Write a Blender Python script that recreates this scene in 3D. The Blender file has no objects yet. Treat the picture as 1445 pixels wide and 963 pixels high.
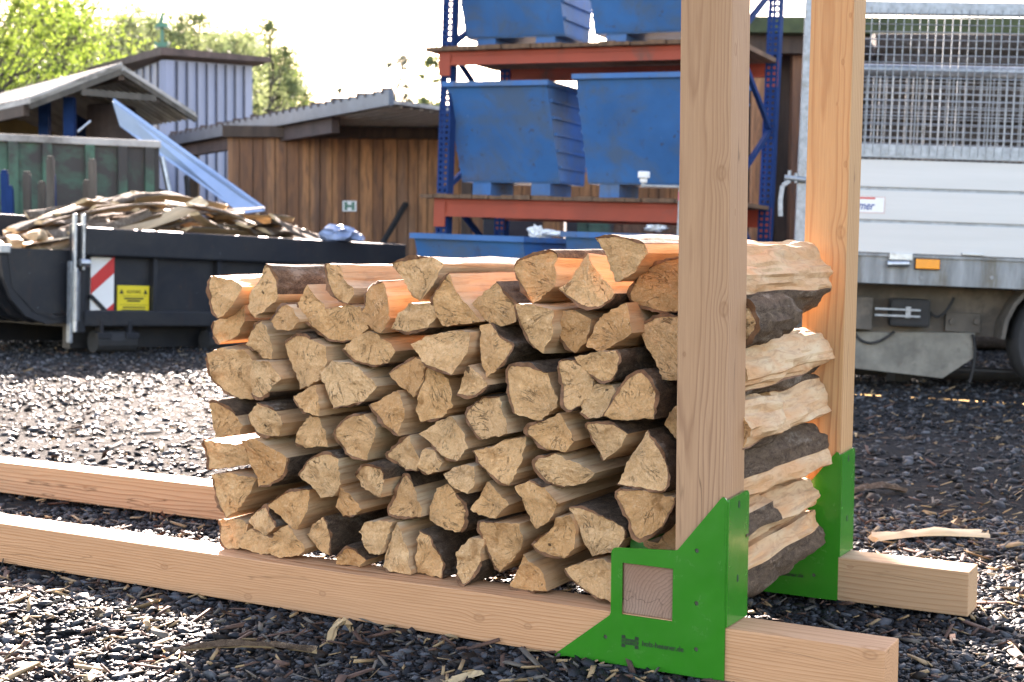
import bpy, bmesh, math, random
import numpy as np
from mathutils import Vector, Matrix, noise as mnoise
from mathutils.geometry import tessellate_polygon
R = math.radians
random.seed(7)
rng = np.random.default_rng(7)
scene = bpy.context.scene
col = scene.collection

# ------------------------------------------------------------------ camera, sky, sun, exposure
PHX, PHY, FPX = 1445.0, 963.0, 1971.7
YAW, PITCH, ROLL = 0.5124, 0.0570, 0.0094
CAM = Vector((0.6083, -2.422, 0.7747))
def cam_axes():
    cy, sy = math.cos(YAW), math.sin(YAW)
    f = Vector((-sy*math.cos(PITCH), cy*math.cos(PITCH), -math.sin(PITCH)))
    r = Vector((cy, sy, 0)); u = r.cross(f)
    c, s = math.cos(ROLL), math.sin(ROLL)
    return c*r + s*u, -s*r + c*u, f
CR, CU, CF = cam_axes()
cd = bpy.data.cameras.new('camera'); cam = bpy.data.objects.new('camera', cd); col.objects.link(cam)
cam.matrix_world = Matrix(((CR.x, CU.x, -CF.x, CAM.x), (CR.y, CU.y, -CF.y, CAM.y), (CR.z, CU.z, -CF.z, CAM.z), (0, 0, 0, 1)))
cd.sensor_width = 36; cd.lens = FPX/PHX*36; cd.clip_start = 0.05; cd.clip_end = 600
cd.dof.use_dof = True; cd.dof.focus_distance = 2.75; cd.dof.aperture_fstop = 7.1; cd.dof.aperture_blades = 7
scene.camera = cam

SUN_AZ, SUN_EL = 0.66, R(23.5)          # azimuth is measured from +Y towards -X
w = bpy.data.worlds.new('World'); scene.world = w; w.use_nodes = True
nt = w.node_tree; bg = nt.nodes['Background']
sky = nt.nodes.new('ShaderNodeTexSky'); sky.sky_type = 'NISHITA'; sky.sun_disc = False
sky.sun_elevation = SUN_EL; sky.sun_rotation = -SUN_AZ; sky.dust_density = 1.2; sky.air_density = 1.0; sky.ozone_density = 0.8
nt.links.new(sky.outputs[0], bg.inputs[0]); bg.inputs[1].default_value = 0.10
sd = bpy.data.lights.new('sun', 'SUN'); so = bpy.data.objects.new('sun', sd); col.objects.link(so)
sd.energy = 5.0; sd.angle = R(0.53); sd.color = (1.0, 0.985, 0.96)
sdir = Vector((-math.sin(SUN_AZ)*math.cos(SUN_EL), math.cos(SUN_AZ)*math.cos(SUN_EL), math.sin(SUN_EL)))
so.rotation_euler = sdir.to_track_quat('Z', 'Y').to_euler(); so.location = (0, 0, 12)
vs = scene.view_settings
vs.view_transform = 'Standard'; vs.look = 'None'; vs.gamma = 1; vs.use_curve_mapping = False
vs.exposure = 3.3
vs.use_white_balance = True; vs.white_balance_temperature = 7700; vs.white_balance_tint = 21   # the camera is balanced for open shade
scene.cycles.max_bounces = 8

# ------------------------------------------------------------------ pixel -> place helpers (photo pixels)
def ray(px, py):
    return CR*((px-PHX/2)/FPX) - CU*((py-PHY/2)/FPX) + CF
def hit(px, py, axis, val):
    d = ray(px, py); t = (val-CAM[axis])/d[axis]
    return CAM + d*t
RH = Vector((math.cos(YAW), math.sin(YAW), 0)); FH = Vector((-math.sin(YAW), math.cos(YAW), 0))
def at(px, py, d):
    q = ray(px, py); return CAM + q*(d/q.dot(FH))
class Frame:
    """a local frame: x along the front, y away from the photographer, z up"""
    def __init__(s, px, d, th=0.0, tilt=0.0, z=0.0):
        o = CAM + FH*d + RH*((px-PHX/2)/FPX*d); o.z = z
        s.m = Matrix.Translation(o) @ Matrix.Rotation(YAW+th, 4, 'Z') @ Matrix.Rotation(tilt, 4, 'Y')
        s.i = s.m.inverted()
    def on(s, px, py, val=0.0, axis=1):
        c = s.i @ CAM; d = s.i.to_3x3() @ ray(px, py)
        return c + d*((val-c[axis])/d[axis])
    def __call__(s, x, y, z): return s.m @ Vector((x, y, z))

# ------------------------------------------------------------------ materials
def mat(name):
    m = bpy.data.materials.new(name); m.use_nodes = True
    t = m.node_tree; return m, t, t.nodes['Principled BSDF']
def N(t, typ, ins=None, **kw):
    n = t.nodes.new(typ)
    for k, v in kw.items(): setattr(n, k, v)
    for k, v in (ins or {}).items():
        if isinstance(v, bpy.types.NodeSocket): t.links.new(v, n.inputs[k])
        else: n.inputs[k].default_value = v
    return n
def M(t, op, a, b=None, c=None):
    n = t.nodes.new('ShaderNodeMath'); n.operation = op
    for i, v in enumerate((a, b, c)):
        if v is None: continue
        if isinstance(v, bpy.types.NodeSocket): t.links.new(v, n.inputs[i])
        else: n.inputs[i].default_value = v
    return n.outputs[0]
def ramp(t, fac, stops, interp='LINEAR'):
    n = t.nodes.new('ShaderNodeValToRGB'); n.color_ramp.interpolation = interp
    e = n.color_ramp.elements
    while len(e) < len(stops): e.new(0.5)
    for k, (p, c) in zip(e, stops):
        k.position = p; k.color = (c, c, c, 1) if not isinstance(c, tuple) else c+(1,)
    t.links.new(fac, n.inputs[0]); return n.outputs[0]
def mix(t, fac, a, b, blend='MIX'):
    n = t.nodes.new('ShaderNodeMix'); n.data_type = 'RGBA'; n.blend_type = blend
    for i, v in ((0, fac), (6, a), (7, b)):
        if isinstance(v, bpy.types.NodeSocket): t.links.new(v, n.inputs[i])
        elif i == 0: n.inputs[0].default_value = v
        else: n.inputs[i].default_value = tuple(v)+(1,)
    return n.outputs[2]
def coords(t, scale=(1, 1, 1), rand=False):
    o = N(t, 'ShaderNodeTexCoord').outputs['Object']
    if rand:
        r = N(t, 'ShaderNodeObjectInfo').outputs['Random']
        off = M(t, 'MULTIPLY', r, 37.0)
        c = N(t, 'ShaderNodeCombineXYZ', {0: off, 1: off, 2: off})
        o = N(t, 'ShaderNodeVectorMath', {0: o, 1: c.outputs[0]}, operation='ADD').outputs[0]
    return N(t, 'ShaderNodeVectorMath', {0: o, 1: scale}, operation='MULTIPLY').outputs[0]
def noi(t, vec, scale, detail=4, rough=0.55, dist=0.0, color=False):
    n = N(t, 'ShaderNodeTexNoise', {'Vector': vec, 'Scale': scale, 'Detail': detail, 'Roughness': rough, 'Distortion': dist})
    return n.outputs[1 if color else 0]
def bump(t, p, h, strength=0.3, dist=0.002):
    b = N(t, 'ShaderNodeBump', {'Height': h, 'Strength': strength, 'Distance': dist})
    t.links.new(b.outputs[0], p.inputs['Normal'])
def simple(name, c, rough=0.6, metal=0.0, var=0.25, scale=6.0, bumps=0.15, spec=None, stretch=(1, 1, 1), dirt=None, dirt_at=0.62, K=0.84):
    c = tuple(x*K for x in c); dirt = tuple(x*K for x in dirt) if dirt else None
    m, t, p = mat(name)
    v = coords(t, stretch, True)
    n = noi(t, v, scale, 6, 0.62)
    c2 = tuple(x*(1-var) for x in c); c3 = tuple(min(1, x*(1+var)) for x in c)
    k = ramp(t, n, [(0.3, c2), (0.7, c3)])
    if dirt:
        d = noi(t, v, scale*0.6, 8, 0.7, 0.4)
        k = mix(t, ramp(t, d, [(dirt_at-0.04, 0.0), (dirt_at+0.08, 0.9)]), k, dirt)
    t.links.new(k, p.inputs['Base Color'])
    p.inputs['Roughness'].default_value = rough; p.inputs['Metallic'].default_value = metal
    if spec is not None: p.inputs['Specular IOR Level'].default_value = spec
    if bumps: bump(t, p, noi(t, v, scale*8, 4), bumps, 0.003)
    return m

def timber(name, axis, light, dark, pith=(0.03, -0.04), ring=0.0042, knots=(), grey=0.0, contrast=1.0, axis_scale=1.0):
    """solid wood: rings round a pith line that runs along `axis` (0 x, 1 y, 2 z); knots = (x, y, z, r)"""
    m, t, p = mat(name)
    tc = N(t, 'ShaderNodeTexCoord').outputs['Object']
    s = N(t, 'ShaderNodeSeparateXYZ', {0: tc}).outputs
    l = s[axis]; u, v = [s[i] for i in range(3) if i != axis]
    wv = N(t, 'ShaderNodeCombineXYZ', {0: M(t, 'MULTIPLY', u, 9.0), 1: M(t, 'MULTIPLY', v, 9.0), 2: M(t, 'MULTIPLY', l, 1.1*axis_scale)}).outputs[0]
    wob = M(t, 'MULTIPLY', M(t, 'SUBTRACT', noi(t, wv, 1.0, 3, 0.5), 0.5), 0.045)
    wv2 = N(t, 'ShaderNodeCombineXYZ', {0: M(t, 'MULTIPLY', u, 70.0), 1: M(t, 'MULTIPLY', v, 70.0), 2: M(t, 'MULTIPLY', l, 9.0)}).outputs[0]
    fine = noi(t, wv2, 1.0, 3, 0.6)
    d = M(t, 'SQRT', M(t, 'ADD', M(t, 'POWER', M(t, 'SUBTRACT', u, pith[0]), 2.0), M(t, 'POWER', M(t, 'SUBTRACT', v, pith[1]), 2.0)))
    d = M(t, 'ADD', d, wob); d = M(t, 'ADD', d, M(t, 'MULTIPLY', M(t, 'SUBTRACT', fine, 0.5), 0.0022))
    kmask = None
    for (kx, ky, kz, kr) in knots:
        st = [1.0, 1.0, 1.0]; st[axis] = 0.62
        dv = N(t, 'ShaderNodeVectorMath', {0: N(t, 'ShaderNodeVectorMath', {0: tc, 1: (kx, ky, kz)}, operation='SUBTRACT').outputs[0], 1: tuple(st)}, operation='MULTIPLY').outputs[0]
        ln = M(t, 'DIVIDE', N(t, 'ShaderNodeVectorMath', {0: dv}, operation='LENGTH').outputs[1], kr)
        g = M(t, 'POWER', 2.718, M(t, 'MULTIPLY', M(t, 'MULTIPLY', ln, ln), -0.45))
        d = M(t, 'ADD', d, M(t, 'MULTIPLY', g, kr*0.7))
        k = ramp(t, M(t, 'ADD', ln, M(t, 'MULTIPLY', M(t, 'SUBTRACT', fine, 0.5), 0.5)), [(0.0, 0.55), (0.3, 0.25), (0.62, 0.75), (0.9, 0.0)])
        kmask = k if kmask is None else M(t, 'MAXIMUM', kmask, k)
    fr = M(t, 'FRACT', M(t, 'DIVIDE', d, ring))
    rc = ramp(t, fr, [(0.0, 0.0), (0.55, 0.2*contrast), (0.84, 0.95*contrast), (1.0, 0.0)])
    rc = M(t, 'MULTIPLY', rc, ramp(t, noi(t, wv, 0.8, 2), [(0.3, 0.45), (0.7, 1.0)]))
    streak = noi(t, N(t, 'ShaderNodeCombineXYZ', {0: M(t, 'MULTIPLY', u, 240.0), 1: M(t, 'MULTIPLY', v, 240.0), 2: M(t, 'MULTIPLY', l, 7.0)}).outputs[0], 1.0, 4, 0.65)
    big = noi(t, wv, 0.5, 3)
    a = mix(t, ramp(t, big, [(0.3, 0.0), (0.7, 1.0)]), tuple(x*0.88 for x in light), tuple(min(1, x*1.1) for x in light))
    c = mix(t, rc, a, dark)
    c = mix(t, ramp(t, streak, [(0.35, 0.0), (0.75, 0.35)]), c, tuple(x*0.8 for x in dark))
    if grey: c = mix(t, ramp(t, big, [(0.35, 0.0), (0.65, grey)]), c, (0.33, 0.29, 0.25))
    cv = N(t, 'ShaderNodeCombineXYZ', {0: M(t, 'MULTIPLY', u, 22.0), 1: M(t, 'MULTIPLY', v, 22.0), 2: M(t, 'MULTIPLY', l, 1.6)}).outputs[0]
    ck = ramp(t, M(t, 'ABSOLUTE', M(t, 'SUBTRACT', noi(t, cv, 1.0, 3, 0.5), 0.5)), [(0.0, 1.0), (0.012, 0.0)])
    ck = M(t, 'MULTIPLY', ck, ramp(t, noi(t, wv, 1.1, 2), [(0.52, 0.0), (0.6, 0.75)]))      # fine drying checks
    c = mix(t, ck, c, tuple(x*0.3 for x in dark))
    if kmask is not None: c = mix(t, M(t, 'MULTIPLY', kmask, 0.45), c, (0.18, 0.07, 0.028))
    t.links.new(c, p.inputs['Base Color']); p.inputs['Roughness'].default_value = 0.72
    p.inputs['Specular IOR Level'].default_value = 0.25
    bump(t, p, M(t, 'ADD', streak, M(t, 'MULTIPLY', rc, 0.4)), 0.35, 0.0015)
    return m

def make_end_grain():
    m, t, p = mat('end_grain')
    tc = N(t, 'ShaderNodeTexCoord').outputs['Object']; s = N(t, 'ShaderNodeSeparateXYZ', {0: tc}).outputs
    rnd = N(t, 'ShaderNodeObjectInfo').outputs['Random']
    v = coords(t, (1, 1, 1), True)
    big = noi(t, v, 14, 3, 0.5, 0.6)
    fib = noi(t, v, 75, 6, 0.72, 2.6)
    fib2 = noi(t, v, 210, 4, 0.7, 1.2)
    dd = M(t, 'SQRT', M(t, 'ADD', M(t, 'POWER', s[0], 2.0), M(t, 'POWER', s[2], 2.0)))
    dd = M(t, 'ADD', dd, M(t, 'MULTIPLY', big, 0.014))
    rings = ramp(t, M(t, 'FRACT', M(t, 'DIVIDE', dd, 0.0052)), [(0.0, 0.0), (0.7, 0.25), (0.9, 1.0), (1.0, 0.0)])
    ang = M(t, 'ARCTAN2', s[2], s[0])
    rad = noi(t, N(t, 'ShaderNodeCombineXYZ', {0: M(t, 'MULTIPLY', ang, 9.0), 1: M(t, 'MULTIPLY', dd, 22.0), 2: M(t, 'MULTIPLY', rnd, 50.0)}).outputs[0], 1.0, 5, 0.7, 0.8)
    pale = mix(t, rnd, (0.95, 0.58, 0.30), (0.93, 0.50, 0.22))
    rnd2 = M(t, 'FRACT', M(t, 'MULTIPLY', rnd, 17.31))
    pale = mix(t, ramp(t, rnd2, [(0.72, 0.0), (0.95, 0.75)]), pale, (0.70, 0.32, 0.12))
    deep = mix(t, 0.45, pale, (0.62, 0.31, 0.12))
    c = mix(t, ramp(t, big, [(0.45, 0.0), (0.72, 0.9)]), pale, deep)
    c = mix(t, M(t, 'MULTIPLY', rings, 0.10), c, (0.42, 0.19, 0.07))
    c = mix(t, ramp(t, fib, [(0.47, 0.0), (0.62, 0.7)]), c, (0.64, 0.32, 0.125))
    c = mix(t, ramp(t, rad, [(0.61, 0.0), (0.75, 0.65)]), c, (0.34, 0.15, 0.055))
    c = mix(t, ramp(t, fib2, [(0.5, 0.0), (0.7, 0.5)]), c, (0.97, 0.70, 0.44))
    crk = noi(t, N(t, 'ShaderNodeCombineXYZ', {0: M(t, 'MULTIPLY', ang, 3.2), 1: M(t, 'MULTIPLY', dd, 14.0), 2: M(t, 'MULTIPLY', rnd, 90.0)}).outputs[0], 1.0, 4, 0.6, 0.5)
    line = ramp(t, M(t, 'ABSOLUTE', M(t, 'SUBTRACT', crk, 0.5)), [(0.0, 1.0), (0.014, 0.0)])
    line = M(t, 'MULTIPLY', line, ramp(t, noi(t, v, 24, 2), [(0.48, 0.0), (0.57, 0.75)]))
    c = mix(t, line, c, (0.17, 0.075, 0.03))
    stain = noi(t, v, 9, 4, 0.6, 1.0)
    c = mix(t, ramp(t, stain, [(0.60, 0.0), (0.70, 0.6)]), c, (0.40, 0.17, 0.055))
    sp = noi(t, v, 38, 2, 0.4, 0.2)
    c = mix(t, ramp(t, sp, [(0.745, 0.0), (0.775, 0.85)]), c, (0.05, 0.028, 0.015))
    t.links.new(c, p.inputs['Base Color']); p.inputs['Roughness'].default_value = 0.85; p.inputs['Specular IOR Level'].default_value = 0.15
    h = M(t, 'ADD', M(t, 'MULTIPLY', M(t, 'SUBTRACT', fib, line), 1.3), M(t, 'ADD', M(t, 'MULTIPLY', rad, 1.0), M(t, 'MULTIPLY', fib2, 0.5)))
    bump(t, p, h, 1.0, 0.007)
    return m
def make_split(name='split_wood', sy=0.06, sc=130):
    m, t, p = mat(name)
    rnd = N(t, 'ShaderNodeObjectInfo').outputs['Random']
    v = coords(t, (1, sy, 1), True)
    st = noi(t, v, sc, 6, 0.65, 0.5 if sc > 100 else 2.0); st2 = noi(t, v, 26, 3, 0.5, 0.8)
    big = noi(t, coords(t, (1, 0.5, 1), True), 11, 4, 0.6, 0.5)
    base = mix(t, rnd, (0.55, 0.40, 0.25), (0.48, 0.31, 0.175))
    c = mix(t, ramp(t, st2, [(0.35, 0.0), (0.7, 0.8)]), base, (0.50, 0.235, 0.095))
    c = mix(t, ramp(t, st, [(0.48, 0.0), (0.75, 0.7)]), c, (0.28, 0.13, 0.055))
    c = mix(t, ramp(t, big, [(0.62, 0.0), (0.78, 0.65)]), c, (0.16, 0.10, 0.065))
    t.links.new(c, p.inputs['Base Color']); p.inputs['Roughness'].default_value = 0.75; p.inputs['Specular IOR Level'].default_value = 0.25
    bump(t, p, M(t, 'ADD', st, M(t, 'MULTIPLY', st2, 1.5)), 0.6, 0.004)
    return m
def make_bark(name, a, b, lich):
    m, t, p = mat(name)
    v = coords(t, (1, 0.45, 1), True)
    vo = N(t, 'ShaderNodeTexVoronoi', {'Vector': N(t, 'ShaderNodeVectorMath', {0: v, 1: noi(t, v, 25, 3, 0.6, 0, True)}, operation='ADD').outputs[0], 'Scale': 45.0}, feature='DISTANCE_TO_EDGE').outputs[0]
    n = noi(t, v, 60, 6, 0.7, 0.6)
    c = mix(t, ramp(t, n, [(0.32, 0.0), (0.7, 1.0)]), a, b)
    c = mix(t, ramp(t, vo, [(0.0, 0.8), (0.12, 0.0)]), c, (0.02, 0.013, 0.01))
    c = mix(t, ramp(t, noi(t, v, 17, 5, 0.7), [(0.56, 0.0), (0.68, 0.7)]), c, lich)
    t.links.new(c, p.inputs['Base Color']); p.inputs['Roughness'].default_value = 0.9; p.inputs['Specular IOR Level'].default_value = 0.2
    bump(t, p, M(t, 'ADD', M(t, 'MULTIPLY', ramp(t, vo, [(0.0, 0.0), (0.2, 1.0)]), 1.0), n), 0.9, 0.006)
    return m
MAT = {}
MAT['end'] = make_end_grain(); MAT['split'] = make_split()
MAT['torn'] = make_split('torn_wood', 0.22, 55)
MAT['bark'] = make_bark('bark_brown', (0.11, 0.068, 0.045), (0.33, 0.215, 0.135), (0.46, 0.38, 0.30))
MAT['bast'] = simple('inner_bark', (0.20, 0.088, 0.038), 0.85, var=0.5, scale=60, bumps=0.4)
MAT['greenpaint'] = simple('green_spray', (0.035, 0.26, 0.04), 0.5, scale=30, dirt=(0.45, 0.22, 0.09), dirt_at=0.55)
MAT['green'] = simple('green_powder_coat', (0.016, 0.19, 0.016), 0.22, var=0.08, scale=9, bumps=0.04, dirt=(0.04, 0.17, 0.03), dirt_at=0.6)
def coat():
    m, t, p = mat('scuffed_green_coat'); v = coords(t)
    k = mix(t, ramp(t, noi(t, v, 7, 4), [(0.35, 0.0), (0.7, 1.0)]), (0.012, 0.155, 0.011), (0.016, 0.178, 0.014))
    dust = noi(t, v, 16, 7, 0.75, 0.5); k = mix(t, ramp(t, dust, [(0.58, 0.0), (0.80, 0.16)]), k, (0.14, 0.16, 0.09))
    scr = noi(t, N(t, 'ShaderNodeVectorMath', {0: coords(t, (1, 1, 1)), 1: (160, 160, 9)}, operation='MULTIPLY').outputs[0], 1.0, 2, 0.5, 0.6)
    k = mix(t, ramp(t, scr, [(0.76, 0.0), (0.78, 0.35)]), k, (0.10, 0.26, 0.09))
    t.links.new(k, p.inputs['Base Color'])
    t.links.new(ramp(t, dust, [(0.4, 0.17), (0.8, 0.36)]), p.inputs['Roughness']); bump(t, p, noi(t, v, 30, 3), 0.08, 0.002); return m
MAT['green'] = coat()
MAT['ink'] = simple('dark_print', (0.006, 0.014, 0.007), 0.5, scale=40, bumps=0)
MAT['dark'] = simple('slot_shade_black', (0.012, 0.012, 0.012), 0.8, bumps=0)
MAT['skip'] = simple('dark_grey_paint', (0.020, 0.023, 0.030), 0.38, var=0.3, scale=2.5, bumps=0.08, dirt=(0.10, 0.085, 0.07), dirt_at=0.66)
MAT['steel'] = simple('bare_steel', (0.42, 0.44, 0.46), 0.38, 0.85, scale=12, dirt=(0.12, 0.10, 0.08), dirt_at=0.64)
MAT['galv'] = simple('galvanised_steel', (0.28, 0.305, 0.33), 0.45, 0.55, var=0.3, scale=22, dirt=(0.2, 0.2, 0.19), dirt_at=0.6)
MAT['galv_rail'] = simple('streaked_galvanised_steel', (0.21, 0.225, 0.235), 0.55, 0.35, var=0.45, scale=14, stretch=(1, 1, 0.14), dirt=(0.13, 0.12, 0.10), dirt_at=0.55)
MAT['alu'] = simple('aluminium_board', (0.52, 0.52, 0.515), 0.42, 0.15, var=0.05, scale=16, stretch=(0.05, 1, 1), bumps=0.08, dirt=(0.40, 0.39, 0.365), dirt_at=0.66)
MAT['chassis'] = simple('muddy_chassis', (0.085, 0.073, 0.06), 0.8, var=0.3, scale=7, dirt=(0.145, 0.12, 0.095), dirt_at=0.55)
MAT['rubber'] = simple('rubber', (0.02, 0.02, 0.021), 0.8, scale=10)
MAT['blue'] = simple('blue_bin_paint', (0.045, 0.15, 0.33), 0.42, var=0.22, scale=2.2, bumps=0.1, dirt=(0.07, 0.10, 0.16), dirt_at=0.55)
def worn_paint(name, c, grey, rust):
    c, grey, rust = (tuple(x*.86 for x in q) for q in (c, grey, rust))
    m, t, p = mat(name); v = coords(t, (1, 1, 1), True)
    k = mix(t, ramp(t, noi(t, v, 1.6, 5, 0.6), [(0.3, 0.0), (0.7, 1.0)]), tuple(x*.8 for x in c), tuple(x*1.18 for x in c))
    k = mix(t, ramp(t, noi(t, v, 2.4, 7, 0.7, 0.5), [(0.44, 0.0), (0.62, 0.8)]), k, grey)
    vs_ = coords(t, (1, 1, 0.12), True)
    k = mix(t, ramp(t, noi(t, vs_, 9, 6, 0.7), [(0.60, 0.0), (0.72, 0.5)]), k, rust)
    k = mix(t, ramp(t, noi(t, v, 11, 6, 0.75, 0.3), [(0.63, 0.0), (0.67, 0.9)]), k, rust)
    k = mix(t, ramp(t, noi(t, coords(t, (1, 1, .5), True), 26, 5, 0.8), [(0.69, 0.0), (0.71, 0.6)]), k, (0.35, 0.42, 0.5))
    t.links.new(k, p.inputs['Base Color']); p.inputs['Roughness'].default_value = 0.5; p.inputs['Specular IOR Level'].default_value = 0.3
    bump(t, p, noi(t, v, 3, 3), 0.25, 0.02); return m
MAT['blue'] = worn_paint('blue_bin_paint_worn', (0.03, 0.14, 0.35), (0.08, 0.125, 0.19), (0.075, 0.045, 0.035))
MAT['skip'] = worn_paint('dark_grey_paint_worn', (0.013, 0.015, 0.020), (0.026, 0.026, 0.027), (0.045, 0.026, 0.018))
MAT['blue2'] = simple('blue_rack_paint', (0.012, 0.038, 0.125), 0.75, spec=0.08, var=0.15, scale=6, dirt=(0.05, 0.05, 0.07), dirt_at=0.66)
MAT['orange'] = simple('orange_beam_paint', (0.33, 0.042, 0.012), 0.6, var=0.15, scale=4, dirt=(0.16, 0.05, 0.03), dirt_at=0.6)
MAT['deck'] = simple('weathered_deck', (0.14, 0.075, 0.04), 0.85, var=0.5, scale=9, stretch=(3, 0.3, 1))
MAT['rust'] = simple('rusty_edge', (0.11, 0.05, 0.03), 0.85, var=0.5, scale=14)
MAT['white'] = simple('white_plastic', (0.78, 0.78, 0.76), 0.5, var=0.05, bumps=0.02)
MAT['red'] = simple('red_reflective', (0.60, 0.025, 0.02), 0.4, var=0.08, bumps=0)
MAT['yellow'] = simple('yellow_sign', (0.72, 0.56, 0.02), 0.45, var=0.06, bumps=0)
MAT['amber'] = simple('amber_reflector', (0.85, 0.28, 0.005), 0.25, var=0.08, scale=30, bumps=0)
MAT['bluetext'] = simple('blue_print', (0.03, 0.07, 0.25), 0.5, bumps=0)
MAT['rustgreen'] = simple('flaking_green_paint', (0.035, 0.105, 0.062), 0.6, var=0.3, scale=1.6, bumps=0.25, dirt=(0.028, 0.013, 0.013), dirt_at=0.46)
MAT['cladding'] = simple('pale_metal_cladding', (0.20, 0.235, 0.34), 0.5, 0.1, var=0.12, scale=3, stretch=(1, 1, 0.25), bumps=0.03)
MAT['seam'] = simple('dark_seam', (0.05, 0.06, 0.09), 0.6)
MAT['roofdark'] = simple('dark_roof_edge', (0.075, 0.05, 0.045), 0.8, var=0.4, scale=3)
MAT['roofgrey'] = simple('fibre_cement_roof', (0.42, 0.385, 0.35), 0.85, var=0.3, scale=2, dirt=(0.15, 0.13, 0.11), dirt_at=0.55)
MAT['fascia'] = simple('zinc_fascia', (0.11, 0.13, 0.16), 0.45, 0.3, var=0.2, scale=4)
MAT['chute'] = simple('pale_blue_sheet', (0.36, 0.47, 0.64), 0.35, 0.3, var=0.08, scale=3, bumps=0.05)
MAT['darkwood'] = simple('dark_shed_boards', (0.06, 0.036, 0.024), 0.85, var=0.5, scale=5, stretch=(2, 2, 0.25))
MAT['cardboard'] = simple('tan_panel', (0.40, 0.27, 0.10), 0.8, var=0.3, scale=2)
MAT['logdark'] = make_bark('bark_grey', (0.05, 0.04, 0.035), (0.14, 0.11, 0.095), (0.2, 0.18, 0.17))
MAT['trunk'] = simple('tree_bark', (0.09, 0.075, 0.06), 0.9, var=0.4, scale=8, stretch=(1, 1, 0.2))
MAT['paleslab'] = simple('pale_slab_wood', (0.62, 0.44, 0.25), 0.75, var=0.35, scale=10, stretch=(0.2, 2, 2))
MAT['barkpale'] = make_bark('bark_weathered', (0.12, 0.08, 0.055), (0.40, 0.30, 0.21), (0.52, 0.43, 0.33))
MAT['verdigris'] = simple('green_copper', (0.04, 0.17, 0.11), 0.5, var=0.3)
MAT['strap'] = simple('brown_strap', (0.22, 0.09, 0.04), 0.7)
def plank_mat():
    m, t, p = mat('plank_cladding')
    tc = N(t, 'ShaderNodeTexCoord').outputs['Object']
    rnd = N(t, 'ShaderNodeObjectInfo').outputs['Random']
    s = N(t, 'ShaderNodeSeparateXYZ', {0: tc}).outputs
    idx = M(t, 'FLOOR', M(t, 'DIVIDE', s[0], 0.17))
    wn = N(t, 'ShaderNodeTexWhiteNoise', {'W': idx}, noise_dimensions='1D').outputs[0]
    v = coords(t, (1, 1, 0.12))
    g = noi(t, v, 22, 5, 0.65, 0.6)
    c = mix(t, wn, (0.17, 0.072, 0.033), (0.40, 0.175, 0.07))
    c = mix(t, ramp(t, g, [(0.4, 0.0), (0.7, 0.75)]), c, (0.055, 0.032, 0.024))
    c = mix(t, ramp(t, noi(t, v, 3, 3), [(0.55, 0.0), (0.8, 0.45)]), c, (0.25, 0.17, 0.12))
    t.links.new(c, p.inputs['Base Color']); p.inputs['Roughness'].default_value = 0.85
    bump(t, p, g, 0.4, 0.01); return m
MAT['plank'] = plank_mat()
def leaf_mat(name, a, b):
    m, t, p = mat(name)
    n = noi(t, coords(t), 0.9, 4)
    n2 = N(t, 'ShaderNodeTexWhiteNoise', {'Vector': N(t, 'ShaderNodeVectorMath', {0: coords(t), 1: (3, 3, 3)}, operation='MULTIPLY').outputs[0]}).outputs[0]
    c = mix(t, ramp(t, n, [(0.3, 0.0), (0.7, 1.0)]), a, b)
    t.links.new(c, p.inputs['Base Color']); p.inputs['Roughness'].default_value = 0.6
    tr = N(t, 'ShaderNodeBsdfTranslucent', {'Color': c}); ms = N(t, 'ShaderNodeMixShader', {0: 0.5, 1: p.outputs[0], 2: tr.outputs[0]})
    t.links.new(ms.outputs[0], t.nodes['Material Output'].inputs[0]); return m
MAT['leaf'] = leaf_mat('spring_leaves', (0.10, 0.165, 0.02), (0.20, 0.26, 0.045))
MAT['leaf2'] = leaf_mat('haze_pale_leaves', (0.12, 0.165, 0.07), (0.20, 0.22, 0.10))  # paler tone puts distance haze into the leaf colour
MAT['leaf3'] = leaf_mat('grey_buds', (0.10, 0.11, 0.10), (0.15, 0.16, 0.11))

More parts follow.
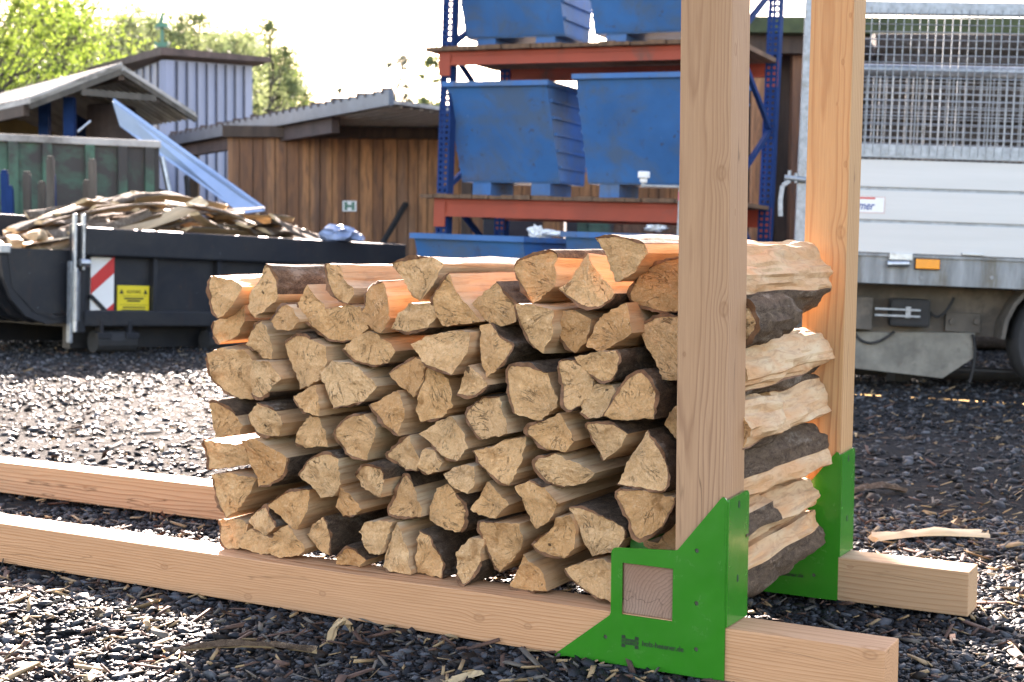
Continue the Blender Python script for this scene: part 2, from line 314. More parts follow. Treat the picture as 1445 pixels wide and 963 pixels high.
# ------------------------------------------------------------------ mesh helpers
class MB:
    def __init__(s): s.v = []; s.f = []; s.m = []
    def add(s, vs, fs, m=0):
        b = len(s.v); s.v += [tuple(q) for q in vs]; s.f += [tuple(b+i for i in q) for q in fs]; s.m += [m]*len(fs); return s
    def box(s, x0, x1, y0, y1, z0, z1, m=0):
        return s.add([(x0,y0,z0),(x1,y0,z0),(x1,y1,z0),(x0,y1,z0),(x0,y0,z1),(x1,y0,z1),(x1,y1,z1),(x0,y1,z1)],
                     [(0,3,2,1),(4,5,6,7),(0,1,5,4),(1,2,6,5),(2,3,7,6),(3,0,4,7)], m)
    def hexa(s, p, m=0):   # 8 corners: bottom 4 ccw, top 4 ccw
        return s.add(p, [(0,3,2,1),(4,5,6,7),(0,1,5,4),(1,2,6,5),(2,3,7,6),(3,0,4,7)], m)
    def tube(s, p0, p1, r, n=10, m=0, r1=None):
        p0 = Vector(p0); p1 = Vector(p1); d = (p1-p0).normalized(); r1 = r if r1 is None else r1
        a = d.orthogonal().normalized(); b = d.cross(a)
        vs = []
        for q, rr in ((p0, r), (p1, r1)):
            for i in range(n):
                t = 2*math.pi*i/n; vs.append(q + a*(rr*math.cos(t)) + b*(rr*math.sin(t)))
        return s.add(vs, [(i, (i+1) % n, n+(i+1) % n, n+i) for i in range(n)] + [tuple(range(n-1, -1, -1)), tuple(range(n, 2*n))], m)
    def bar(s, p0, p1, w, h, up=(0, 0, 1), m=0):
        p0 = Vector(p0); p1 = Vector(p1); d = (p1-p0).normalized(); x = d.cross(Vector(up)).normalized()*(w/2); y = x.cross(d).normalized()*(h/2)
        vs = [p0-x-y, p0+x-y, p0+x+y, p0-x+y, p1-x-y, p1+x-y, p1+x+y, p1-x+y]
        return s.hexa(vs, m)
    def prism(s, poly, a, b, axis='y', m=0, mcap=None):
        n = len(poly)
        def P(q, t):
            return (q[0], t, q[1]) if axis == 'y' else ((t, q[0], q[1]) if axis == 'x' else (q[0], q[1], t))
        vs = [P(q, a) for q in poly] + [P(q, b) for q in poly]
        s.add(vs, [(i, (i+1) % n, n+(i+1) % n, n+i) for i in range(n)], m)
        tris = tessellate_polygon([[Vector((q[0], q[1], 0)) for q in poly]])
        s.add([P(q, a) for q in poly], tris, m if mcap is None else mcap)
        return s.add([P(q, b) for q in poly], [tuple(reversed(q)) for q in tris], m if mcap is None else mcap)
    def obj(s, name, mats, parent=None, loc=None, bevel=0.0, smooth=False, seg=2, weld=False):
        me = bpy.data.meshes.new(name); me.from_pydata(s.v, [], s.f)
        for q in (mats if isinstance(mats, (list, tuple)) else [mats]): me.materials.append(q)
        me.polygons.foreach_set('material_index', s.m); me.update()
        bm = bmesh.new(); bm.from_mesh(me)
        if weld: bmesh.ops.remove_doubles(bm, verts=bm.verts, dist=1e-5)
        bmesh.ops.recalc_face_normals(bm, faces=bm.faces)
        if bevel: bmesh.ops.bevel(bm, geom=[e for e in bm.edges if len(e.link_faces) == 2 and e.calc_face_angle(0) > 0.5], offset=bevel, segments=seg, affect='EDGES', profile=0.6, clamp_overlap=True)
        bm.to_mesh(me); bm.free()
        if smooth:
            me.polygons.foreach_set('use_smooth', [True]*len(me.polygons)); me.set_sharp_from_angle(angle=R(smooth if smooth is not True else 35))
        o = bpy.data.objects.new(name, me); col.objects.link(o)
        if parent is not None: o.parent = parent
        if loc is not None: o.location = loc
        return o
def tag(o, label, cat, group=None, kind=None):
    if label: o['label'] = label
    if cat: o['category'] = cat
    if group: o['group'] = group
    if kind: o['kind'] = kind
    return o
def thing(name, label, cat, m=None, loc=None, group=None):
    o = bpy.data.objects.new(name, None); col.objects.link(o); o.empty_display_size = 0.1
    if m is not None: o.matrix_world = m
    if loc is not None: o.location = loc
    return tag(o, label, cat, group)
def copy_tree(o, parent=None):
    c = o.copy(); col.objects.link(c)
    if parent is not None: c.parent = parent
    for ch in list(o.children): copy_tree(ch, c)
    return c
def text(name, body, size, m, parent, matrix, ext=0.0004, width=None, shear=0.0, bold=0.0):
    cu = bpy.data.curves.new(name, 'FONT'); cu.body = body; cu.size = size; cu.extrude = ext; cu.shear = shear; cu.offset = bold
    tmp = bpy.data.objects.new(name, cu); col.objects.link(tmp); bpy.context.view_layer.update()
    me = bpy.data.meshes.new_from_object(tmp.evaluated_get(bpy.context.evaluated_depsgraph_get()))
    bpy.data.objects.remove(tmp); bpy.data.curves.remove(cu)
    k = np.zeros(len(me.vertices)*3, np.float32); me.vertices.foreach_get('co', k); k = k.reshape(-1, 3)
    if width: k[:, 0] = (k[:, 0]-k[:, 0].min())*(width/np.ptp(k[:, 0]))
    me.vertices.foreach_set('co', k.ravel()); me.materials.clear(); me.materials.append(m)
    o = bpy.data.objects.new(name, me); col.objects.link(o); o.parent = parent; o.matrix_local = matrix; return o
FACE = Matrix.Rotation(R(90), 4, 'X')        # text that stands in the local xz plane and reads from -y

# ------------------------------------------------------------------ ground
def gz(x, y):
    """height of the yard surface"""
    h = 0.010*mnoise.noise(Vector((x*1.7, y*1.7, 3.1))) + 0.012*mnoise.noise(Vector((x*0.55, y*0.55, 8.0)))
    # low rise added before the front beam so its shadow falls shorter
    h += 0.016*math.exp(-((y+0.28)/0.16)**2) * max(0, min(1, (-0.9-x)/0.5))
    if -3.4 < x < 0.15 and -0.06 < y < 0.9: h = min(h, 0.004)
    return h - 0.012
def ground():
    xs = list(np.arange(-5, 3.01, 0.08)); ys = list(np.arange(-2.4, 6.01, 0.08))
    v = []; f = []
    for y in ys:
        for x in xs: v.append((x, y, gz(x, y)))
    nx = len(xs)
    for j in range(len(ys)-1):
        for i in range(nx-1): f.append((j*nx+i, j*nx+i+1, (j+1)*nx+i+1, (j+1)*nx+i))
    # skirt out to the horizon
    B = 300; rim = [(-5, -2.4), (3, -2.4), (3, 6), (-5, 6)]; far = [(-B, -B), (B, -B), (B, B), (-B, B)]
    b = len(v); v += [(x, y, -0.014) for x, y in rim] + [(x, y, -0.014) for x, y in far]
    for i in range(4): f.append((b+i, b+4+i, b+4+(i+1) % 4, b+(i+1) % 4))
    me = bpy.data.meshes.new('ground'); me.from_pydata(v, [], f)
    m, t, p = mat('gravel_yard')
    c3 = coords(t)
    n = noi(t, c3, 1.1, 6, 0.6); vo = N(t, 'ShaderNodeTexVoronoi', {'Vector': c3, 'Scale': 34.0})
    fine = noi(t, c3, 90, 5, 0.7)
    c = mix(t, ramp(t, n, [(0.35, 0.0), (0.7, 1.0)]), (0.017, 0.017, 0.0185), (0.036, 0.033, 0.03))
    c = mix(t, M(t, 'MULTIPLY', vo.outputs[1] if False else ramp(t, fine, [(0.4, 0.0), (0.75, 1.0)]), 0.7), c, (0.065, 0.063, 0.061))
    c = mix(t, ramp(t, noi(t, c3, 7, 6, 0.7), [(0.58, 0.0), (0.7, 0.55)]), c, (0.12, 0.075, 0.045))
    t.links.new(c, p.inputs['Base Color']); p.inputs['Roughness'].default_value = 0.95; p.inputs['Specular IOR Level'].default_value = 0.06
    bump(t, p, M(t, 'ADD', M(t, 'MULTIPLY', vo.outputs[0], -1.2), fine), 1.0, 0.03)
    me.materials.append(m); me.polygons.foreach_set('use_smooth', [True]*len(f))
    o = bpy.data.objects.new('ground', me); col.objects.link(o); o['kind'] = 'structure'
ground()

def scatter(name, label, cat, pts, sizes, flat, mats, mi, shape='ico', seed=1, zoff=0.3):
    """one mesh of many small stones or chips (stuff)"""
    g = np.random.default_rng(seed); n = len(pts)
    if shape == 'ico':
        p = (1+5**0.5)/2
        V = np.array([(-1,p,0),(1,p,0),(-1,-p,0),(1,-p,0),(0,-1,p),(0,1,p),(0,-1,-p),(0,1,-p),(p,0,-1),(p,0,1),(-p,0,-1),(-p,0,1)])/1.9
        F = np.array([(0,11,5),(0,5,1),(0,1,7),(0,7,10),(0,10,11),(1,5,9),(5,11,4),(11,10,2),(10,7,6),(7,1,8),(3,9,4),(3,4,2),(3,2,6),(3,6,8),(3,8,9),(4,9,5),(2,4,11),(6,2,10),(8,6,7),(9,8,1)])
    else:
        V = np.array([(-1,-1,-1),(1,-1,-1),(1,1,-1),(-1,1,-1),(-1,-1,1),(1,-1,1),(1,1,1),(-1,1,1)], float)
        F = np.array([(0,2,1),(0,3,2),(4,5,6),(4,6,7),(0,1,5),(0,5,4),(1,2,6),(1,6,5),(2,3,7),(2,7,6),(3,0,4),(3,4,7)])
    k = len(V)
    sc = sizes if sizes.ndim == 2 else np.stack([sizes*g.uniform(.7, 1.35, n), sizes*g.uniform(.6, 1.1, n), sizes*flat*g.uniform(.7, 1.3, n)], 1)
    P = V[None]*sc[:, None, :]*(1+g.uniform(-.42, .42, (n, k, 1)))*0.5
    az = g.uniform(0, 2*np.pi, n); tx = g.normal(0, .32, n); ty = g.normal(0, .32, n)
    ca, sa = np.cos(az), np.sin(az); cx, sx = np.cos(tx), np.sin(tx); cy, sy = np.cos(ty), np.sin(ty)
    x, y, z = P[..., 0], P[..., 1], P[..., 2]
    y, z = y*cx[:, None]-z*sx[:, None], y*sx[:, None]+z*cx[:, None]
    x, z = x*cy[:, None]+z*sy[:, None], -x*sy[:, None]+z*cy[:, None]
    x, y = x*ca[:, None]-y*sa[:, None], x*sa[:, None]+y*ca[:, None]
    W = np.stack([x+pts[:, 0:1], y+pts[:, 1:2], z+pts[:, 2:3]+sc[:, 2:3]*zoff], 2).reshape(-1, 3)
    FF = (F[None]+(np.arange(n)*k)[:, None, None]).reshape(-1, 3)
    me = bpy.data.meshes.new(name); me.vertices.add(len(W)); me.vertices.foreach_set('co', W.ravel().astype(np.float32))
    me.loops.add(FF.size); me.loops.foreach_set('vertex_index', FF.ravel().astype(np.int32))
    me.polygons.add(len(FF)); me.polygons.foreach_set('loop_start', np.arange(0, FF.size, 3, dtype=np.int32))
    for q in mats: me.materials.append(q)
    me.polygons.foreach_set('material_index', np.repeat(mi, len(F)).astype(np.int32))
    me.update(calc_edges=True); me.validate()
    o = bpy.data.objects.new(name, me); col.objects.link(o)
    return tag(o, label, cat, None, 'stuff')
def spread(n, r0, r1, half, seed, bias=1.0):
    g = np.random.default_rng(seed)
    r = r0 + (r1-r0)*g.random(n)**bias; a = YAW + g.uniform(-half, half, n)
    x = CAM.x - np.sin(a)*r; y = CAM.y + np.cos(a)*r
    z = np.array([gz(q, w_) if r_ < 6 else -0.013 for q, w_, r_ in zip(x, y, r)])
    return np.stack([x, y, z], 1)
STONE = [simple(n_, c_, 0.55, var=0.4, scale=30, bumps=0.4, spec=0.17) for n_, c_ in (('dark_stone', (0.0079, 0.0082, 0.0097)), ('grey_stone', (0.025, 0.0258, 0.028)), ('pale_stone', (0.078, 0.08, 0.084)), ('brown_stone', (0.0202, 0.0146, 0.0112)))]
def gravel():
    A = spread(128000, 2.0, 4.6, R(40), 3, 0.9); B = spread(62000, 4.6, 15.5, R(35), 4, 0.75)
    P = np.concatenate([A, B]); g = np.random.default_rng(5)
    s = np.concatenate([np.clip(g.lognormal(math.log(0.0112), 0.5, len(A)), 0.005, 0.036), np.clip(g.lognormal(math.log(0.023), 0.4, len(B)), 0.01, 0.05)])
    scatter('gravel', 'loose dark grey crushed stone covering the yard', 'gravel', P, s, 0.42, STONE, g.choice(4, len(P), p=[.34, .36, .19, .11]))
    CH = [simple('fresh_chip', (0.30, 0.19, 0.09), 0.8, var=0.4, scale=20), simple('brown_chip', (0.09, 0.042, 0.025), 0.85, var=0.4, scale=20), simple('grey_chip', (0.12, 0.098, 0.075), 0.85, var=0.4, scale=20)]
    Q = np.concatenate([spread(5200, 2.0, 4.8, R(30), 11), spread(3600, 4.8, 13, R(27), 12)]); k = len(Q)
    L = np.clip(g.lognormal(math.log(0.022), 0.6, k), 0.006, 0.075)
    sz = np.stack([L, L*g.uniform(.06, .26, k), g.uniform(.001, .005, k)], 1)
    Q[:, 2] += 0.011
    scatter('wood_chips', 'splinters and bark crumbs strewn over the gravel', 'wood chips', Q, sz, 1, CH, g.choice(3, k, p=[.3, .42, .28]), 'box', 8)
gravel()

# ------------------------------------------------------------------ the timber rack
S = 0.10; D = 0.728; FL = -0.2943
PINK = (0.57, 0.305, 0.162); LATE = (0.34, 0.135, 0.045)
def beam(name, label, cat, box, m, bev=0.0025, lean=(0, 0)):
    x0, x1, y0, y1, z0, z1 = box; c = ((x0+x1)/2, (y0+y1)/2, z0)
    b = MB(); b.box(x0-c[0], x1-c[0], y0-c[1], y1-c[1], 0, z1-z0)
    o = b.obj(name, m, None, c, bev); tag(o, label, cat)
    o.rotation_euler = (lean[1], lean[0], 0); return o
def kn(pts, box, axis=1, val=0.0):
    """photo pixels of knots -> local knot centres on the face axis=val of a timber"""
    x0, x1, y0, y1, z0, z1 = box; c = Vector(((x0+x1)/2, (y0+y1)/2, z0)); out = []
    for px, py, r in pts:
        q = hit(px, py, axis, val) - c; out.append((q.x, q.y, q.z, r))
    return out
bx = (-3.3, 0.0, 0.0, S, 0.0, S)
beam('long_beam', 'long front ground beam of pinkish sawn timber carrying the log fronts', 'beam', bx,
     timber('front_beam_wood', 0, PINK, LATE, (-0.05, -0.03), 0.0062, kn([(232, 800, .009), (350, 842, .010), (455, 838, .008), (676, 872, .011), (745, 884, .008), (1228, 925, .011)], bx)))
bx2 = (-3.3, -0.003, D, D+S, 0.0, S)
beam('long_beam', 'long rear ground beam, reddish tan, lying behind the front beam', 'beam', bx2,
     timber('rear_beam_wood', 0, (0.46, 0.285, 0.16), (0.30, 0.145, 0.065), (0.02, -0.06), 0.009, kn([(207, 713, .008), (120, 690, .006), (1200, 800, .006)], bx2, 1, D)))
bx3 = (-0.5045, -0.4008, 0.0015, D+S-0.002, S+0.0005, S+0.0975)
beam('cross_timber', 'short cross timber whose square end grain shows through the green plate', 'beam', bx3,
     timber('cross_timber_wood', 1, (0.30, 0.165, 0.105), (0.15, 0.065, 0.038), (0.085, -0.01), 0.0062, contrast=1.1, grey=0.2), 0.003)
bx4 = (-0.3985, -0.2985, 0.003, 0.103, S+0.001, 2.45)
beam('upright_post', 'front upright square post of greyish planed softwood', 'post', bx4,
     timber('front_post_wood', 2, (0.42, 0.23, 0.12), (0.24, 0.11, 0.052), (-0.03, -0.13), 0.0058, kn([(1022, 245, .012), (1024, 437, .012), (968, 500, .004)], bx4, 1, 0.003) + kn([(1043, 70, .010), (1041, 300, .005)], bx4, 0, -0.2985), grey=0.12), 0.004, (R(-0.35), 0))
bx5 = (-0.3985, -0.2985, D+0.003, D+0.103, S+0.001, 2.75)
beam('upright_post', 'rear upright square post of warm orange softwood with small dark knots', 'post', bx5,
     timber('rear_post_wood', 2, (0.47, 0.27, 0.125), (0.30, 0.135, 0.055), (-0.01, -0.10), 0.011, kn([(1194, 22, .005), (1184, 88, .006), (1189, 232, .006), (1183, 328, .014), (1150, 380, .005), (1176, 147, .003)], bx5, 1, D+0.003)), 0.003, (R(0.45), 0))

def rounded(pts):
    """polygon whose vertices may carry a corner radius"""
    out = []; n = len(pts)
    for i, q in enumerate(pts):
        r = q[2] if len(q) > 2 else 0
        p = Vector(q[:2])
        if not r: out.append(tuple(p)); continue
        a = (Vector(pts[i-1][:2])-p); b = (Vector(pts[(i+1) % n][:2])-p)
        ang = a.angle(b); t = r/math.tan(ang/2); a.normalize(); b.normalize()
        p0 = p+a*t; p1 = p+b*t
        for k in range(6):
            u = k/5; out.append(tuple(p0*(1-u)**2 + p*2*u*(1-u) + p1*u*u))
    return out
def plate_with_holes(name, outer, holes, y0, y1, m, parent):
    bm = bmesh.new(); edges = []
    for loop in [outer]+holes:
        vs = [bm.verts.new((x, y0, z)) for x, z in loop]
        edges += [bm.edges.new((vs[i], vs[(i+1) % len(vs)])) for i in range(len(vs))]
    r = bmesh.ops.triangle_fill(bm, edges=edges, use_beauty=True)
    fs = [g for g in r['geom'] if isinstance(g, bmesh.types.BMFace)]
    e = bmesh.ops.extrude_face_region(bm, geom=fs)
    bmesh.ops.translate(bm, verts=[g for g in e['geom'] if isinstance(g, bmesh.types.BMVert)], vec=(0, y1-y0, 0))
    bmesh.ops.recalc_face_normals(bm, faces=bm.faces)
    me = bpy.data.meshes.new(name); bm.to_mesh(me); bm.free(); me.materials.append(m)
    o = bpy.data.objects.new(name, me); col.objects.link(o); o.parent = parent; return o
def bracket():
    root = thing('post_bracket', 'front green steel post bracket with square hole and dark lettering', 'bracket', None, (FL, 0, 0))
    def L(cx, cy):   # zoomed-crop pixel -> plate coordinates
        q = hit(780+cx/3.285, 670+cy/3.285, 1, -0.004); return (q.x-FL, q.z)
    T = -0.0045
    out = rounded([(0, 0.0), (0.0, L(810, 104)[1], 0.012), L(786, 104)+(0.012,), L(577, 352)+(0.012,), L(272, 336)+(0.014,), L(269, 648)+(0.012,), L(8, 832), L(14, 843), (L(60, 858)[0], 0.0)])
    sq = [L(321, 411), L(321, 652), L(556, 682), L(556, 438)]
    x0 = sum(q[0] for q in (sq[0], sq[1]))/2; x1 = sum(q[0] for q in (sq[2], sq[3]))/2
    z0 = S-0.001; z1 = S+0.0995
    hole = [(x0, z0), (x0, z1), (x1, z1), (x1, z0)]
    def ring(c, r): return [(c[0]+r*math.cos(a*math.pi/8), c[1]+r*math.sin(a*math.pi/8)) for a in range(16)]
    rh = [ring(L(*c), 0.0043) for c in ((668, 353), (666, 597), (664, 810), (244, 752))]
    pl = plate_with_holes('side_plate', out, [hole]+rh, T, -0.0008, MAT['green'], root)
    for c in ((668, 353), (666, 597), (664, 810), (244, 752)):
        q = L(*c); b = MB(); b.tube((q[0], -0.0011, q[1]), (q[0], -0.0003, q[1]), 0.0052, 14); b.obj('screw', MAT['chassis'], root)
    for za, zb in ((137, 365), (405, 630)):     # bend-relief slots beside the fold
        a = L(794, za); c = L(794, zb); b = MB(); w = 0.0024
        b.prism(rounded([(a[0]-w, c[1], .002), (a[0]-w, a[1], .002), (a[0]+w, a[1], .002), (a[0]+w, c[1], .002)]), T-0.0009, T+0.0005)
        b.obj('pressed_rib', MAT['green'], root)
    zt = L(810, 104)[1]
    b = MB(); b.prism(rounded([(-0.003, S+0.002), (0.105, S+0.002, .004), (0.105, zt, .014), (-0.003, zt-0.006, .004)]), -0.004, 0.0, 'x')
    # the flange stands against the post, folded back from the plate
    f = b.obj('flange', MAT['green'], root, (0.0035, 0, 0))
    for z in (0.318, 0.178):
        b = MB(); b.box(0.0, 0.0008, 0.046, 0.052, z, z+0.013); b.obj('slot_shade_block', MAT['dark'], root, (0.0033, 0, 0))  # dark block painted in for the shade inside an opening
    p = L(415, 790); e = L(607, 812)
    text('lettering', 'holz-hesener.de', 0.0142, MAT['ink'], root, Matrix.Translation((p[0], T-0.0002, L(415, 793)[1])) @ FACE, 0.0002, e[0]-p[0], 0, 0.00035)
    a = L(320, 742); c = L(398, 810); b = MB(); w = c[0]-a[0]; h = a[1]-c[1]
    y0, y1 = T-0.0004, T+0.0002
    for sx in (a[0], c[0]-w*0.22):
        b.box(sx, sx+w*0.22, y0, y1, c[1], c[1]+h*0.30); b.box(sx, sx+w*0.22, y0, y1, a[1]-h*0.30, a[1])
    b.box(a[0]+w*0.22, c[0]-w*0.22, y0, y1, c[1]+h*0.26, c[1]+h*0.34)
    b.box(a[0]+w*0.22, c[0]-w*0.22, y0, y1, a[1]-h*0.34, a[1]-h*0.26)
    b.box(a[0], c[0], y0+0.0001, y1, c[1]+h*0.36, a[1]-h*0.36)
    em = b.obj('emblem', MAT['ink'], root)
    t2 = text('emblem_word', 'HESENER', h*0.2, MAT['green'], em, Matrix.Translation((a[0]+w*0.08, y0-0.0003, c[1]+h*0.43)) @ FACE, 0.0001, w*0.84)
    return root
br = bracket()
b2 = copy_tree(br); b2.location.y += D
b2['label'] = 'rear green steel post bracket half hidden behind the end logs'

